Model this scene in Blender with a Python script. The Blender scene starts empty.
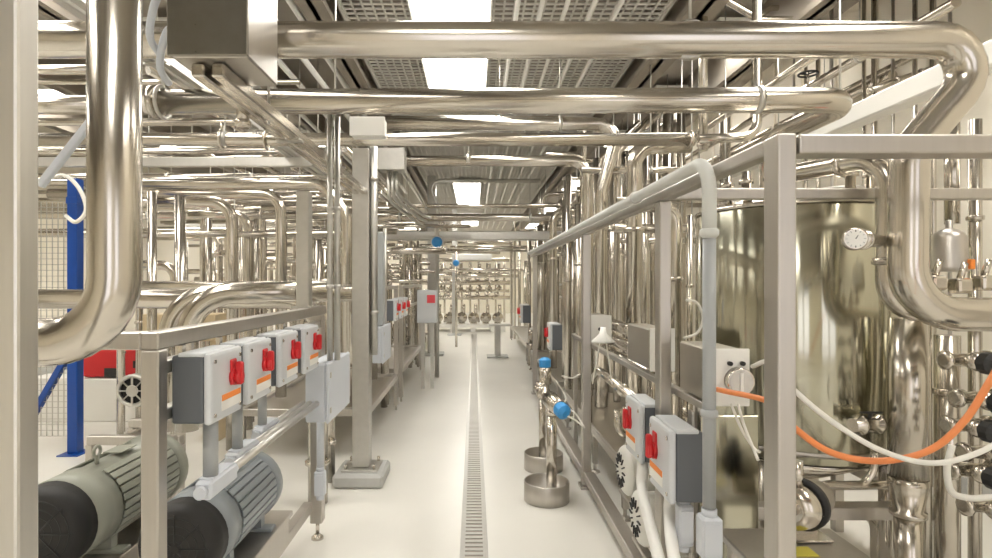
import bpy, bmesh, math, random
from mathutils import Vector, Matrix
random.seed(7)
PI = math.pi
C = bpy.context.scene.collection
# ---------------------------------------------------------------- measuring
F, CX, CY, H = 560.0, 474.0, 282.0, 1.5
def W(x, y, Y):                    # photo pixel + distance down the hall -> point in the hall (metres)
    return Vector(((x - CX) * Y / F, Y, H - (y - CY) * Y / F))
V = lambda *a: Vector(a)
# ---------------------------------------------------------------- materials
def mat(name, col, rough=.5, metal=0., noise=0., nscale=40., aniso=None, emit=None, es=0., bump=0., spec=.5, coat=0.):
    m = bpy.data.materials.new(name); m.use_nodes = True
    n = m.node_tree.nodes; l = m.node_tree.links; b = n['Principled BSDF']
    b.inputs['Base Color'].default_value = (*col, 1); b.inputs['Roughness'].default_value = rough
    b.inputs['Metallic'].default_value = metal; b.inputs['Specular IOR Level'].default_value = spec
    b.inputs['Coat Weight'].default_value = coat
    if emit:
        b.inputs['Emission Color'].default_value = (*emit, 1); b.inputs['Emission Strength'].default_value = es
    if noise or bump:
        tc = n.new('ShaderNodeTexCoord'); mp = n.new('ShaderNodeMapping'); nz = n.new('ShaderNodeTexNoise')
        nz.inputs['Scale'].default_value = nscale; nz.inputs['Detail'].default_value = 3
        if aniso: mp.inputs['Scale'].default_value = aniso
        l.new(tc.outputs['Object'], mp.inputs[0]); l.new(mp.outputs[0], nz.inputs['Vector'])
        if noise:
            mr = n.new('ShaderNodeMapRange'); mr.inputs['To Min'].default_value = max(0, rough - noise)
            mr.inputs['To Max'].default_value = rough + noise
            l.new(nz.outputs['Fac'], mr.inputs['Value']); l.new(mr.outputs[0], b.inputs['Roughness'])
            mx = n.new('ShaderNodeMix'); mx.data_type = 'RGBA'
            mx.inputs[6].default_value = (*[c * .9 for c in col], 1); mx.inputs[7].default_value = (*[min(1, c * 1.07) for c in col], 1)
            l.new(nz.outputs['Fac'], mx.inputs[0]); l.new(mx.outputs[2], b.inputs['Base Color'])
        if bump:
            bp = n.new('ShaderNodeBump'); bp.inputs['Strength'].default_value = bump; bp.inputs['Distance'].default_value = .01
            l.new(nz.outputs['Fac'], bp.inputs['Height']); l.new(bp.outputs[0], b.inputs['Normal'])
    return m
M = {}
M['steel'] = mat('polished steel', (.64, .60, .535), .20, 1, .05, 6)
M['tank'] = mat('drawn tank steel', (.50, .485, .39), .14, 1, .03, 4, (1, 1, .1))
_n = M['tank'].node_tree; _b = _n.nodes['Principled BSDF']; _t = _n.nodes.new('ShaderNodeTangent'); _t.direction_type = 'RADIAL'; _t.axis = 'Z'
_b.inputs['Anisotropic'].default_value = .92; _b.inputs['Anisotropic Rotation'].default_value = .25; _n.links.new(_t.outputs[0], _b.inputs['Tangent'])
M['brushed'] = mat('brushed steel', (.56, .53, .49), .40, 1, .08, 60, (1, 1, .06))
M['plate'] = mat('steel plate', (.50, .47, .42), .36, 1, .08, 30)
M['galv'] = mat('galvanised steel', (.60, .585, .55), .42, 1, .08, 25)
M['conduitpale'] = mat('pale conduit', (.64, .65, .62), .4)
M['conduit'] = mat('grey conduit', (.38, .395, .40), .4, .0)
M['pale'] = mat('pale plastic', (.62, .65, .70), .45)
M['enc'] = mat('light grey enclosure', (.62, .64, .66), .4)
M['encdark'] = mat('dark grey enclosure', (.115, .125, .137), .45)
M['white'] = mat('white paint', (.85, .84, .80), .4)
M['cream'] = mat('cream paint', (.72, .67, .55), .5)
M['red'] = mat('red plastic', (.60, .02, .025), .4)
M['orange'] = mat('orange print', (.90, .28, .05), .5)
M['ohose'] = mat('orange hose', (.80, .26, .08), .45)
M['whose'] = mat('white hose', (.80, .78, .72), .4)
M['blue'] = mat('blue paint', (.006, .06, .30), .35)
M['cyan'] = mat('blue plastic', (.05, .32, .72), .4)
M['black'] = mat('black plastic', (.02, .02, .02), .45)
M['rubber'] = mat('dark rubber', (.022, .021, .02), .6)
M['gmotor'] = mat('green grey motor paint', (.36, .37, .31), .38)
M['bmotor'] = mat('blue grey motor paint', (.30, .33, .35), .38)
M['wmotor'] = mat('white motor paint', (.78, .77, .72), .4)
M['floor'] = mat('epoxy floor', (.80, .78, .725), .30, 0, .03, 1.2)
M['pad'] = mat('grey grout', (.52, .52, .50), .6, 0, .1, 20)
M['wall'] = mat('cream wall', (.87, .82, .71), .55)
M['darkrefl'] = mat('plate with painted dark reflection', (.30, .285, .25), .3, 1, .06, 30)  # darker colour stands in for the dark hall mirrored in the lid
M['postpaint'] = mat('satin steel', (.74, .72, .68), .42, 1, .05, 60, (1, 1, .06))
M['ceil'] = mat('ceiling slab', (.42, .39, .34), .8)
M['joist'] = mat('brown steel joist', (.30, .265, .22), .6)
M['grate'] = mat('grey grille', (.74, .72, .67), .5)
M['light'] = mat('lamp diffuser', (1, 1, 1), .5, emit=(1, .965, .895), es=14.)
M['day'] = mat('frosted day pane', (.9, .9, 1), .5, emit=(.86, .88, 1.0), es=1.0)
M['dial'] = mat('dial face', (.86, .85, .80), .3)
M['glass'] = mat('gauge lens', (.9, .9, .9), .05, 0, coat=1.)
M['yellow'] = mat('yellow label', (.70, .62, .10), .5)
M['beige'] = mat('beige board', (.62, .50, .32), .6)
M['sign'] = mat('red sign', (.75, .08, .10), .5)
# ---------------------------------------------------------------- mesh building
def frame(d):
    d = d.normalized(); a = V(0, 0, 1) if abs(d.z) < .9 else V(0, 1, 0)
    u = d.cross(a).normalized(); return u, d.cross(u).normalized()
class MB:
    def __init__(s): s.bm = bmesh.new()
    def box(s, lo, hi, b=0., rot=None, seg=1):
        lo, hi = Vector(lo), Vector(hi); c = (lo + hi) / 2; d = hi - lo
        m = Matrix.Translation(c) @ (rot.to_4x4() if rot else Matrix()) @ Matrix.Diagonal((*[abs(x) for x in d], 1))
        r = bmesh.ops.create_cube(s.bm, size=1, matrix=m)
        if b:
            es = list({e for v in r['verts'] for e in v.link_edges})
            bmesh.ops.bevel(s.bm, geom=es, offset=b, segments=seg, affect='EDGES', profile=.5)
        return s
    def bar(s, p, q, w, h=None, b=.004, up=None):           # rectangular bar from p to q
        p, q = Vector(p), Vector(q); d = q - p; h = h or w
        z = d.normalized(); x = (up or (V(0, 0, 1) if abs(z.z) < .9 else V(0, 1, 0))).cross(z).normalized(); y = z.cross(x)
        R = Matrix((x, y, z)).transposed(); c = (p + q) / 2; e = V(w / 2, h / 2, d.length / 2)
        return s.box(c - e, c + e, b, R)
    def ring(s, pts, close=True):
        return [s.bm.verts.new(p) for p in pts]
    def skin(s, A, B, smooth=True):
        n = len(A)
        for i in range(n):
            f = s.bm.faces.new((A[i], A[(i + 1) % n], B[(i + 1) % n], B[i])); f.smooth = smooth
    def lathe(s, prof, p, d, seg=20, smooth=True, cap=True):    # prof: (distance along d, radius)
        p, d = Vector(p), Vector(d).normalized(); u, w = frame(d); prev = first = None
        for (t, r) in prof:
            r = max(r, .0004)
            R = s.ring([p + d * t + u * (r * math.cos(2 * PI * k / seg)) + w * (r * math.sin(2 * PI * k / seg)) for k in range(seg)])
            if prev: s.skin(prev, R, smooth)
            else: first = R
            prev = R
        if cap:
            s.bm.faces.new(first[::-1]); s.bm.faces.new(prev)
        return s
    def cyl(s, p, q, r, r2=None, seg=16, b=0.):
        p, q = Vector(p), Vector(q); L = (q - p).length; r2 = r if r2 is None else r2
        if b: return s.lathe([(0, r - b), (b, r), (L - b, r2), (L, r2 - b)], p, q - p, seg, False)
        u, w = frame(q - p)
        A = s.ring([p + u * r * math.cos(2 * PI * k / seg) + w * r * math.sin(2 * PI * k / seg) for k in range(seg)])
        B = s.ring([q + u * r2 * math.cos(2 * PI * k / seg) + w * r2 * math.sin(2 * PI * k / seg) for k in range(seg)])
        s.skin(A, B); s.bm.faces.new(A[::-1]); s.bm.faces.new(B); return s
    def torus(s, c, ax, R, r, seg=24, sub=8):
        c = Vector(c); u, w = frame(Vector(ax)); a = Vector(ax).normalized(); rs = []
        for i in range(seg):
            t = 2 * PI * i / seg; d = u * math.cos(t) + w * math.sin(t)
            rs.append(s.ring([c + d * (R + r * math.cos(2 * PI * k / sub)) + a * r * math.sin(2 * PI * k / sub) for k in range(sub)]))
        for i in range(seg): s.skin(rs[i], rs[(i + 1) % seg])
        return s
    def sph(s, c, r, sc=(1, 1, 1), seg=16):
        r_ = bmesh.ops.create_uvsphere(s.bm, u_segments=seg, v_segments=seg // 2, radius=r, matrix=Matrix.Translation(Vector(c)) @ Matrix.Diagonal((*sc, 1)))
        for v in r_['verts']:
            for f in v.link_faces: f.smooth = True
        return s
    def tube(s, pts, r, R=None, seg=16, n=7):
        P = path(pts, R if R is not None else r * 2.6, n); prev = None; u = None
        for i, p in enumerate(P):
            d = ((P[i + 1] - p) if i == 0 else (p - P[i - 1]) if i == len(P) - 1 else ((P[i + 1] - p).normalized() + (p - P[i - 1]).normalized())).normalized()
            if u is None: u, _ = frame(d)
            u = (u - d * u.dot(d)).normalized(); w = d.cross(u)
            ring = s.ring([p + (u * math.cos(2 * PI * k / seg) + w * math.sin(2 * PI * k / seg)) * r for k in range(seg)])
            if prev: s.skin(prev, ring)
            else: s.bm.faces.new(ring[::-1])
            prev = ring
        s.bm.faces.new(prev); return s
def path(pts, R, n=7):                                          # polyline with rounded corners
    pts = [Vector(p) for p in pts]; out = [pts[0]]
    for i in range(1, len(pts) - 1):
        a, b, c = pts[i - 1], pts[i], pts[i + 1]; d1 = (b - a).normalized(); d2 = (c - b).normalized()
        th = d1.angle(d2)
        if th < .02 or R <= 0: out.append(b); continue
        t = min(R * math.tan(th / 2), (b - a).length * .49, (c - b).length * .49); rr = t / math.tan(th / 2)
        nrm = (d2 - d1 * d1.dot(d2)).normalized(); cen = b - d1 * t + nrm * rr
        for k in range(n + 1):
            q = th * k / n; out.append(cen - nrm * rr * math.cos(q) + d1 * rr * math.sin(q))
    out.append(pts[-1]); return out
def smooth_path(pts, n=8):                                      # Catmull-Rom through the points (hoses)
    P = [Vector(p) for p in pts]; P = [P[0] * 2 - P[1]] + P + [P[-1] * 2 - P[-2]]; out = []
    for i in range(1, len(P) - 2):
        for k in range(n):
            t = k / n; a, b, c, d = P[i - 1:i + 3]
            out.append(.5 * ((2 * b) + (c - a) * t + (2 * a - 5 * b + 4 * c - d) * t * t + (3 * b - a - 3 * c + d) * t ** 3))
    return out + [P[-2]]
WL = {}
def obj(name, mb, m, parent=None, loc=None, label=None):
    bm = mb.bm; bmesh.ops.recalc_face_normals(bm, faces=bm.faces[:])
    if parent is not None: o0 = WL[parent.name]
    elif loc is not None: o0 = Vector(loc)
    else:
        xs = [v.co for v in bm.verts]; o0 = V((min(v.x for v in xs) + max(v.x for v in xs)) / 2, (min(v.y for v in xs) + max(v.y for v in xs)) / 2, min(v.z for v in xs))
    bmesh.ops.translate(bm, verts=bm.verts[:], vec=-o0)
    me = bpy.data.meshes.new(name); bm.to_mesh(me); bm.free(); me.materials.append(M[m])
    o = bpy.data.objects.new(name, me); C.objects.link(o)
    if parent is not None: o.parent = parent
    else: o.location = o0
    WL[o.name] = o0.copy()
    if label: o['label'] = label
    return o
def tag(o, label, cat, group=None):
    o['label'] = label; o['category'] = cat
    if group: o['group'] = group
    return o
def thing(name, label, cat, loc, group=None):
    o = bpy.data.objects.new(name, None); C.objects.link(o); o.location = loc; o.empty_display_size = .05
    WL[o.name] = Vector(loc); return tag(o, label, cat, group)
def struct(name, mb, m):
    o = obj(name, mb, m); o['kind'] = 'structure'; return o
def dup(root, loc, label=None, group=None):
    r = root.copy(); C.objects.link(r); r.location = loc; WL[r.name] = Vector(loc)
    if label: r['label'] = label
    if group: r['group'] = group
    for ch in list(root.children):
        c = ch.copy(); C.objects.link(c); c.parent = r
        for g in list(ch.children):
            d = g.copy(); C.objects.link(d); d.parent = c
    return r
CEIL = 4.05
SEG = []                                                        # every pipe segment laid so far
def segdist(p1, q1, p2, q2):
    d1, d2, r = q1 - p1, q2 - p2, p1 - p2; a, e, f = d1.dot(d1), d2.dot(d2), d2.dot(r); c = d1.dot(r); b = d1.dot(d2); den = a * e - b * b
    s = min(1, max(0, (b * f - c * e) / den)) if den > 1e-9 else 0
    t = (b * s + f) / e if e > 1e-12 else 0
    if t < 0: t = 0; s = min(1, max(0, -c / a)) if a > 1e-12 else 0
    elif t > 1: t = 1; s = min(1, max(0, (b - c) / a)) if a > 1e-12 else 0
    return (p1 + d1 * s - p2 - d2 * t).length
def clear(pts, r, gap=.015):
    P = [Vector(p) for p in pts]
    for a, b in zip(P, P[1:]):
        lo = [min(a[i], b[i]) - r - gap for i in range(3)]; hi = [max(a[i], b[i]) + r + gap for i in range(3)]
        for p, q, s in SEG:
            if any(max(p[i], q[i]) + s < lo[i] or min(p[i], q[i]) - s > hi[i] for i in range(3)): continue
            if segdist(a, b, p, q) < r + s * 1.3 + gap: return False
    for lo, hi in BOX:
        for a, b in zip(P, P[1:]):
            if all(min(a[i], b[i]) - r < hi[i] and max(a[i], b[i]) + r > lo[i] for i in range(3)): return False
    return True
BOX = []                                                        # boxes kept free of random pipes
def pipe(label, pts, r, m='steel', R=None, clamps=(), hang=(), group=None, name='steel_pipe', cat='pipe', seg=16, cm=None, rods='galv'):
    """one pipe run; clamps = positions (segment, fraction) of pipe joints, hang = points with a rod up to the ceiling"""
    pts = [Vector(p) for p in pts]
    SEG.extend((a, b, r) for a, b in zip(pts, pts[1:])); SEG.extend((Vector(h), V(h[0], h[1], CEIL), .01) for h in hang)
    o = obj(name, MB().tube(pts, r, R, seg), m); tag(o, label, cat, group)
    for (k, f) in clamps:
        p = pts[k].lerp(pts[k + 1], f); d = (pts[k + 1] - pts[k]).normalized(); w = .011 + r * .12
        obj('clamp_ring', MB().lathe([(-w, r * 1.02), (-w * .6, r * 1.3), (w * .6, r * 1.3), (w, r * 1.02)], p, d, seg), cm or m, o)
    for h in hang:
        p = Vector(h)
        mb = MB().cyl(p + V(0, 0, r), V(p.x, p.y, CEIL), .006, seg=8)
        mb.lathe([(-.015, r * 1.01), (-.015, r * 1.12), (.015, r * 1.12), (.015, r * 1.01)], p, V(1, 0, 0) if abs((pts[1] - pts[0]).normalized().x) > .5 else V(0, 1, 0), seg)
        obj('hanger_rod', mb, rods, o)
    return o
# ================================================================ the setting
XL, XR, YB, YF = -7.0, 3.5, -2.6, 27.0
struct('floor', MB().box((XL, YB, -.1), (XR, YF, 0)), 'floor')
struct('ceiling', MB().box((XL - .1, YB - .1, CEIL), (XR + .1, YF + .1, CEIL + .1)), 'ceil')
struct('wall_left', MB().box((XL - .1, YB, 0), (XL, YF, CEIL)), 'wall')
mb = MB().box((XR, YB, 0), (XR + .1, YF, CEIL))
for k in range(44):                                             # upright cladding ribs
    y = 1. + k * .55; mb.box((XR - .025, y, .15), (XR, y + .05, CEIL), .008)
struct('wall_right', mb, 'wall')
struct('wall_back', MB().box((XL - .1, YF, 0), (XR + .1, YF + .1, CEIL)), 'wall')
mb = MB(); ww = [(1.75, 3.2), (-.7, .55)]                                  # the wall behind the camera, with window openings
xs = [XL - .1] + [v for a in sorted(ww) for v in a] + [XR + .1]
for a, b in zip(xs[0::2], xs[1::2]): mb.box((a, YB - .1, 0), (b, YB, CEIL))
for a, b in ww: mb.box((a, YB - .1, 0), (b, YB, .35)); mb.box((a, YB - .1, 3.1), (b, YB, CEIL))
struct('wall_front', mb, 'wall')
for i, (a, b) in enumerate(sorted(ww)):
    fr = MB(); c = (a + b) / 2
    for x in (a, c - .06, b - .06): fr.box((x, YB - .09, .35), (x + (.12 if x == c - .06 else .06), YB - .01, 3.1), .005)
    for z in (.35, 1.1, 3.04): fr.box((a, YB - .085, z), (b, YB - .015, z + .06), .004)
    w = struct('window_%d' % (i + 1), fr, 'white')
    obj('frosted_pane', MB().box((a, YB - .06, .35), (b, YB - .05, 3.1)), 'day', w)
for x, s in ((XL, 'left'), (XR, 'right')):
    struct('baseboard_' + s, MB().box((min(x, x + (.015 if s == 'left' else -.04)), YB + .02, 0), (max(x, x + (.015 if s == 'left' else -.026)), YF - .02, .12)), 'pad')
# roof joists above the aisle
for i, (x0, x1, z0) in enumerate(((-1.28, -1.08, 3.50), (1.56, 1.80, 3.48))):
    struct('trim_%d' % (i + 1), MB().box((x0, YB + .05, z0), (x1, YF - .05, z0 + .05)).box(((x0 + x1) / 2 - .02, YB + .05, z0), ((x0 + x1) / 2 + .02, YF - .05, CEIL)).box((x0, YB + .05, z0 + .3), (x1, YF - .05, z0 + .35)), 'joist')
for i, x in enumerate((-2.3, -3.4, -4.6, -5.8, 2.6)):
    struct('trim_%d' % (i + 3), MB().box((x, YB + .05, 3.60), (x + .16, YF - .05, 3.66)).box((x + .06, YB + .05, 3.6), (x + .1, YF - .05, CEIL)), 'joist')
# egg-crate grilles over the aisle: bays of 2.4 m
gs = None; nth = ['', 'second ', 'third ', 'fourth ', 'fifth ', 'sixth ', 'seventh ', 'eighth ']
def grille_mb(y0, y1):
    mb = MB(); x0, x1 = -1.04, 1.52
    n = round((x1 - x0) / .08)
    for k in range(n + 1):
        x = x0 + (x1 - x0) * k / n; mb.box((x - .008, y0, 3.675), (x + .008, y1, 3.688))
    n = round((y1 - y0) / .08)
    for k in range(n + 1):
        y = y0 + (y1 - y0) * k / n; mb.box((x0, y - .008, 3.672), (x1, y + .008, 3.686))
    for x in (x0 - .02, x1): mb.box((x, y0, 3.64), (x + .02, y1, 3.70))
    for y in (y0 - .02, y1): mb.box((x0, y, 3.64), (x1, y + .02, 3.70))
    return mb
g0 = obj('ceiling_grille', grille_mb(2.42, 4.78), 'grate')
tag(g0, 'grey egg-crate ceiling grille around the nearest lamp, above the topmost big pipe', 'ceiling grille', 'ceiling grilles over the aisle')
gl = ['grey egg-crate ceiling grille between the two highest transverse pipes', 'grey ceiling grille above the white transverse pipe, beyond the second lamp']
for k in range(1, 9):
    dup(g0, g0.location + V(0, 2.42 * k, 0), gl[k - 1] if k < 3 else 'grey ceiling grille far down the aisle, half hidden by crossing pipes', 'ceiling grilles over the aisle')
# lamps
def lamp(x, y0, y1, z, w, label, group=None, strength='light'):
    t = thing('ceiling_light', label, 'ceiling light', (x, (y0 + y1) / 2, z), group)
    obj('lamp_housing', MB().box((x - w / 2 - .03, y0 - .03, z + .012), (x + w / 2 + .03, y1 + .03, z + .07), .01).cyl((x, y0 + .2, z + .06), (x, y0 + .2, CEIL), .008, seg=8).cyl((x, y1 - .2, z + .07), (x, y1 - .2, CEIL), .008, seg=8), 'white', t)
    obj('diffuser', MB().box((x - w / 2, y0, z), (x + w / 2, y1, z + .013), .004), strength, t)
    return t
lamp(-.18, 3.15, 4.52, 3.56, .58, 'bright ceiling lamp at the top edge, above the topmost big pipe')
lamp(-.18, 4.84, 6.02, 3.56, .58, 'bright ceiling lamp seen between the two highest transverse pipes')
lamp(-.15, 11.6, 15.0, 3.56, .56, 'bright ceiling lamp straight down the aisle, right of the bent pale conduit')
lamp(-.15, 18.2, 20.5, 3.56, .56, 'small bright lamp farthest down the aisle')
hid = 'added fill lamp kept out of sight under the ceiling'  # added fill lamps to brighten walls and racks
for x, y, l in ((-.18, -.6, 1.4), (2.6, .8, 1.6), (2.3, 3.4, 1.6), (-2.8, 1.2, 1.6), (-2.8, 3.4, 1.6), (-5.2, 3.2, 1.6)) + tuple((x, y, l) for x in (-2.75, -5.2, 2.6) for y, l in ((5.55, .7), (7.4, .84), (9.45, .8), (13.8, 1.5), (19, 2.), (24, 2.))):
    lamp(x, y - l / 2, y + l / 2, 3.88, .62, hid, 'added unseen fill lamps')
# bright low lamp glimpsed between the pipes on the left
lamp(W(228, 240, 9).x, 8.2, 9.6, 2.28, .6, 'glaring low-hung lamp glimpsed between the curved pipes on the left')
# floor drain
t = thing('floor_drain', 'long narrow stainless floor drain running down the middle of the aisle', 'drain', (0, 9, 0))
obj('drain_frame', MB().box((-.078, 1.2, 0), (-.062, 16.2, .006), .001).box((.062, 1.2, 0), (.078, 16.2, .006), .001), 'galv', t)
mb = MB().box((-.062, 1.2, 0), (.062, 16.2, .001))
obj('drain_channel', mb, 'joist', t)
mb = MB()
for k in range(300):
    y = 1.22 + k * .05; mb.box((-.055, y, .0015), (.055, y + .03, .005))
for x in (-.062, .05): mb.box((x, 1.2, .0015), (x + .012, 16.2, .0055))
obj('drain_grate', mb, 'galv', t)
# ================================================================ foreground, left
post = obj('steel_post', MB().box((-.835, .95, 0), (-.775, 1.0, CEIL), .006, seg=2), 'brushed')
post.data.materials[0] = M['postpaint']
tag(post, 'tall brushed square steel post filling the left edge', 'post')
pipe('huge polished pipe dropping from above and bending left beside the left post', [W(115, -260, 1.25), W(115, 342, 1.25), W(-150, 342, 1.25), V(W(-150, 0, 1.25).x, 1.25, .004)], .0535, R=.145, seg=32, clamps=[(0, .02), (1, .66)])
# frame with the switch boxes
t = thing('machine_stand', 'square steel tube frame carrying the four red-handled switch boxes', 'frame', (-1.3, 2.45, 0))
b = MB().box((-.93, 1.56, 1.31), (-.88, 3.34, 1.36), .004); b.box((-1.75, 1.56, 1.31), (-.93, 1.61, 1.36), .004)
obj('top_rail', b, 'brushed', t)
obj('leg', MB().box((-.93, 1.56, .10), (-.88, 1.61, 1.309), .004), 'brushed', t)
obj('leg', MB().box((-1.80, 1.56, .10), (-1.75, 1.61, 1.36), .004), 'brushed', t)
lg = obj('leg', MB().box((-.95, 3.24, .10), (-.88, 3.31, 1.309), .004), 'brushed', t)
obj('leg', MB().box((-1.80, 3.24, .10), (-1.75, 3.31, .6), .004), 'brushed', t)
for x, y in ((-.905, 1.585), (-1.775, 1.585), (-.915, 3.275), (-1.775, 3.275)):
    obj('foot', MB().cyl((x, y, .03), (x, y, .105), .011, seg=10).lathe([(0, .035), (.012, .035), (.03, .012)], (x, y, 0), (0, 0, 1), 16), 'steel', t)
obj('bottom_rail', MB().box((-.985, 1.611, .17), (-.935, 3.239, .23), .004).box((-1.80, 1.62, .17), (-1.75, 3.23, .23), .004), 'brushed', t)
for y in (1.75, 2.3, 2.62, 2.95): obj('cross_rail', MB().box((-1.749, y, .17), (-.986, y + .06, .228), .004), 'brushed', t)
obj('mounting_rail', MB().box((-.925, 1.612, 1.235), (-.885, 3.23, 1.275), .003).box((-.925, 1.612, 1.10), (-.885, 3.23, 1.135), .003), 'galv', t)
for y in (1.70, 1.95, 2.28, 2.60, 2.9): obj('rail_clip', MB().box((-.90, y, 1.276), (-.884, y + .02, 1.309), .002), 'steel', t)
tag(obj('steel_post', MB().box((-.955, 3.00, 1.361), (-.885, 3.07, 1.99), .006).box((-.975, 2.98, 1.361), (-.87, 3.09, 1.37)), 'galv'), 'flat-topped short steel post rising from the left switch frame', 'post')
# switch boxes, one built, the rest copied. s = +1 front faces the aisle from the left
def switch(loc, s, label, group):
    x0, y0, z0 = loc; w, h, d = .215, .20, .118
    t = thing('switch_box', label, 'switch box', loc, group)
    X = lambda a: x0 + s * a
    b = MB().box((X(0), y0, z0), (X(d * .80), y0 + w, z0 + h), .008, seg=2)
    obj('box_base', b, 'encdark', t)
    b = MB().box((X(d * .80), y0 - .004, z0 - .004), (X(d), y0 + w + .004, z0 + h + .006), .010, seg=2)
    b.box((X(.02), y0 - .002, z0 + h - .004), (X(d * .81), y0 + w + .002, z0 + h + .008), .003)
    cv = obj('box_cover', b, 'enc', t)
    for (yy, zz) in ((.02, .02), (w - .02, .02), (.02, h - .02), (w - .02, h - .02)):
        obj('cover_screw', MB().cyl((X(d), y0 + yy, z0 + zz), (X(d + .004), y0 + yy, z0 + zz), .006, seg=8), 'steel', cv)
    yh = y0 + w * .66
    hb = obj('handle_plate', MB().cyl((X(d), yh, z0 + h * .58), (X(d + .012), yh, z0 + h * .58), .026, seg=24).box((X(d), yh - .022, z0 + h * .46), (X(d + .006), yh + .022, z0 + h * .86), .004), 'red', t)
    obj('rotary_handle', MB().box((X(d + .012), yh - .011, z0 + h * .46), (X(d + .034), yh + .011, z0 + h * .82), .005).cyl((X(d + .01), yh, z0 + h * .58), (X(d + .03), yh, z0 + h * .58), .020, seg=20), 'red', hb)
    st = obj('warning_label', MB().box((X(d), y0 + w * .30, z0 + h * .12), (X(d + .0015), y0 + w * .92, z0 + h * .36)), 'white', t)
    obj('label_stripe', MB().box((X(d + .0015), y0 + w * .30, z0 + h * .27), (X(d + .003), y0 + w * .92, z0 + h * .36)), 'orange', st)
    return t
ln = ['nearest', 'second', 'third', 'farthest']
sw = switch((-.882, 1.63, 1.085), 1, 'grey switch box with red handle, nearest of four on the left frame', 'switch boxes on the left frame')
for k, y in ((1, 1.90), (2, 2.22), (3, 2.54)):
    dup(sw, (-.882, y, 1.085), 'grey switch box with red handle, %s of four along the left frame' % ln[k], 'switch boxes on the left frame')
for k, y in enumerate((5.45, 5.85, 6.25)):
    dup(sw, (-.882, y, 1.12), 'small distant red-handled switch box beyond the main column, %s of three' % ['nearest', 'middle', 'farthest'][k], 'distant switch boxes past the main column')
# conduits under the boxes
def body(name, label, p, q, w, h, m='pale', group=None, cat='conduit fitting'):
    p, q = Vector(p), Vector(q); d = (q - p).normalized()
    o = obj(name, MB().bar(p, q, w, h, .008), m); tag(o, label, cat, group)
    u = V(0, 0, 1) if abs(d.z) < .8 else V(0, -1, 0)
    obj('cover_plate', MB().bar(p + d * .02 + u * (h / 2 + .002), q - d * .02 + u * (h / 2 + .002), w * .86, .004, .001), m, o)
    for e, s in ((p, -1), (q, 1)): obj('hub', MB().cyl(e - d * s * .002, e + d * s * .022, w * .36, seg=14), m, o)
    return o
for k, (y, yb) in enumerate(((1.72, 1.78), (2.0, 2.08), (2.33, 2.40))):
    z = .875 - .0 * k; x = -.845 + .036 * (1 - k)
    pipe('thick grey conduit dropping from the %s switch box on the left' % ln[k], [(x, y, 1.083), (x, y, z + .03)], .022 if k == 0 else .018, 'conduit', name='conduit', cat='conduit')
    body('conduit_fitting', 'pale blue-grey conduit elbow body below the %s left switch box' % ln[k], (x, y - .05, z), (x, y + .14, z), .052, .056)
    pipe('grey conduit running back from the %s left conduit body to the pale cabinet' % ln[k], [(x, y + .162, z), (x, 2.878, z)], .015, 'galv', name='conduit', cat='conduit')
# pale cabinet on the leg
def cabinet(lo, hi, s, label, m='pale', group=None, name='junction_cabinet'):
    lo, hi = Vector(lo), Vector(hi)
    t = thing(name, label, 'cabinet', ((lo.x + hi.x) / 2, (lo.y + hi.y) / 2, lo.z), group)
    xd = hi.x - .02 if s > 0 else lo.x
    obj('cabinet_body', MB().box(lo, (hi.x - .02, hi.y, hi.z) if s > 0 else hi, .008), m, t)
    d = obj('door', MB().box((hi.x - .019, lo.y - .006, lo.z - .006), (hi.x, hi.y + .006, hi.z + .006), .008), m, t)
    for z in (.2, .8): obj('latch', MB().box((hi.x, lo.y + .012, lo.z + (hi.z - lo.z) * z - .015), (hi.x + .006, lo.y + .03, lo.z + (hi.z - lo.z) * z + .015), .002), 'galv', d)
    obj('hinge', MB().cyl((hi.x - .004, hi.y + .006, lo.z + .04), (hi.x - .004, hi.y + .006, hi.z - .04), .006, seg=8), 'galv', d)
    return t
cabinet((-.875, 2.90, .77), (-.75, 3.38, 1.075), 1, 'pale blue-grey cabinet at the end of the left switch frame')
for k, dx in enumerate((-.772, -.740)):
    pipe(['slim pale conduit rising from the left cabinet, farther left of the pair', 'slim pale conduit rising from the left cabinet, nearer the column'][k], [(dx, 3.0 + .03 * k, 1.078), (dx, 3.0 + .03 * k, 2.395)], .0155, 'galv', name='conduit', cat='conduit', clamps=[(0, .62), (0, .3)])
body('conduit_fitting', 'pale blue conduit box low on the leg under the left cabinet', (-.865, 3.15, .30), (-.865, 3.15, .44), .06, .05)
pipe('pale conduit running down the leg below the left cabinet', [(-.865, 3.15, .462), (-.865, 3.15, .765)], .02, 'pale', name='conduit', cat='conduit')
# main column
t = thing('support_column', 'square steel column on a grey pad, left of the aisle', 'column', (-.84, 4.24, 0))
obj('column_shaft', MB().box((-.91, 4.175, .115), (-.785, 4.305, 2.50), .008, seg=2), 'galv', t)
obj('base_plate', MB().box((-.98, 4.11, .10), (-.71, 4.37, .115), .003), 'galv', t)
obj('grout_pad', MB().box((-1.03, 4.05, 0), (-.66, 4.43, .10), .02), 'pad', t)
for x in (-.95, -.74):
    for y in (4.14, 4.34): obj('anchor_bolt', MB().cyl((x, y, .11), (x, y, .15), .011, seg=6), 'steel', t)
pipe('pale vertical conduit strapped to the right face of the main column', [(-.757, 4.24, .95), (-.757, 4.24, 2.55)], .027, 'galv', name='conduit', cat='conduit', clamps=[(0, .2), (0, .83)])
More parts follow.
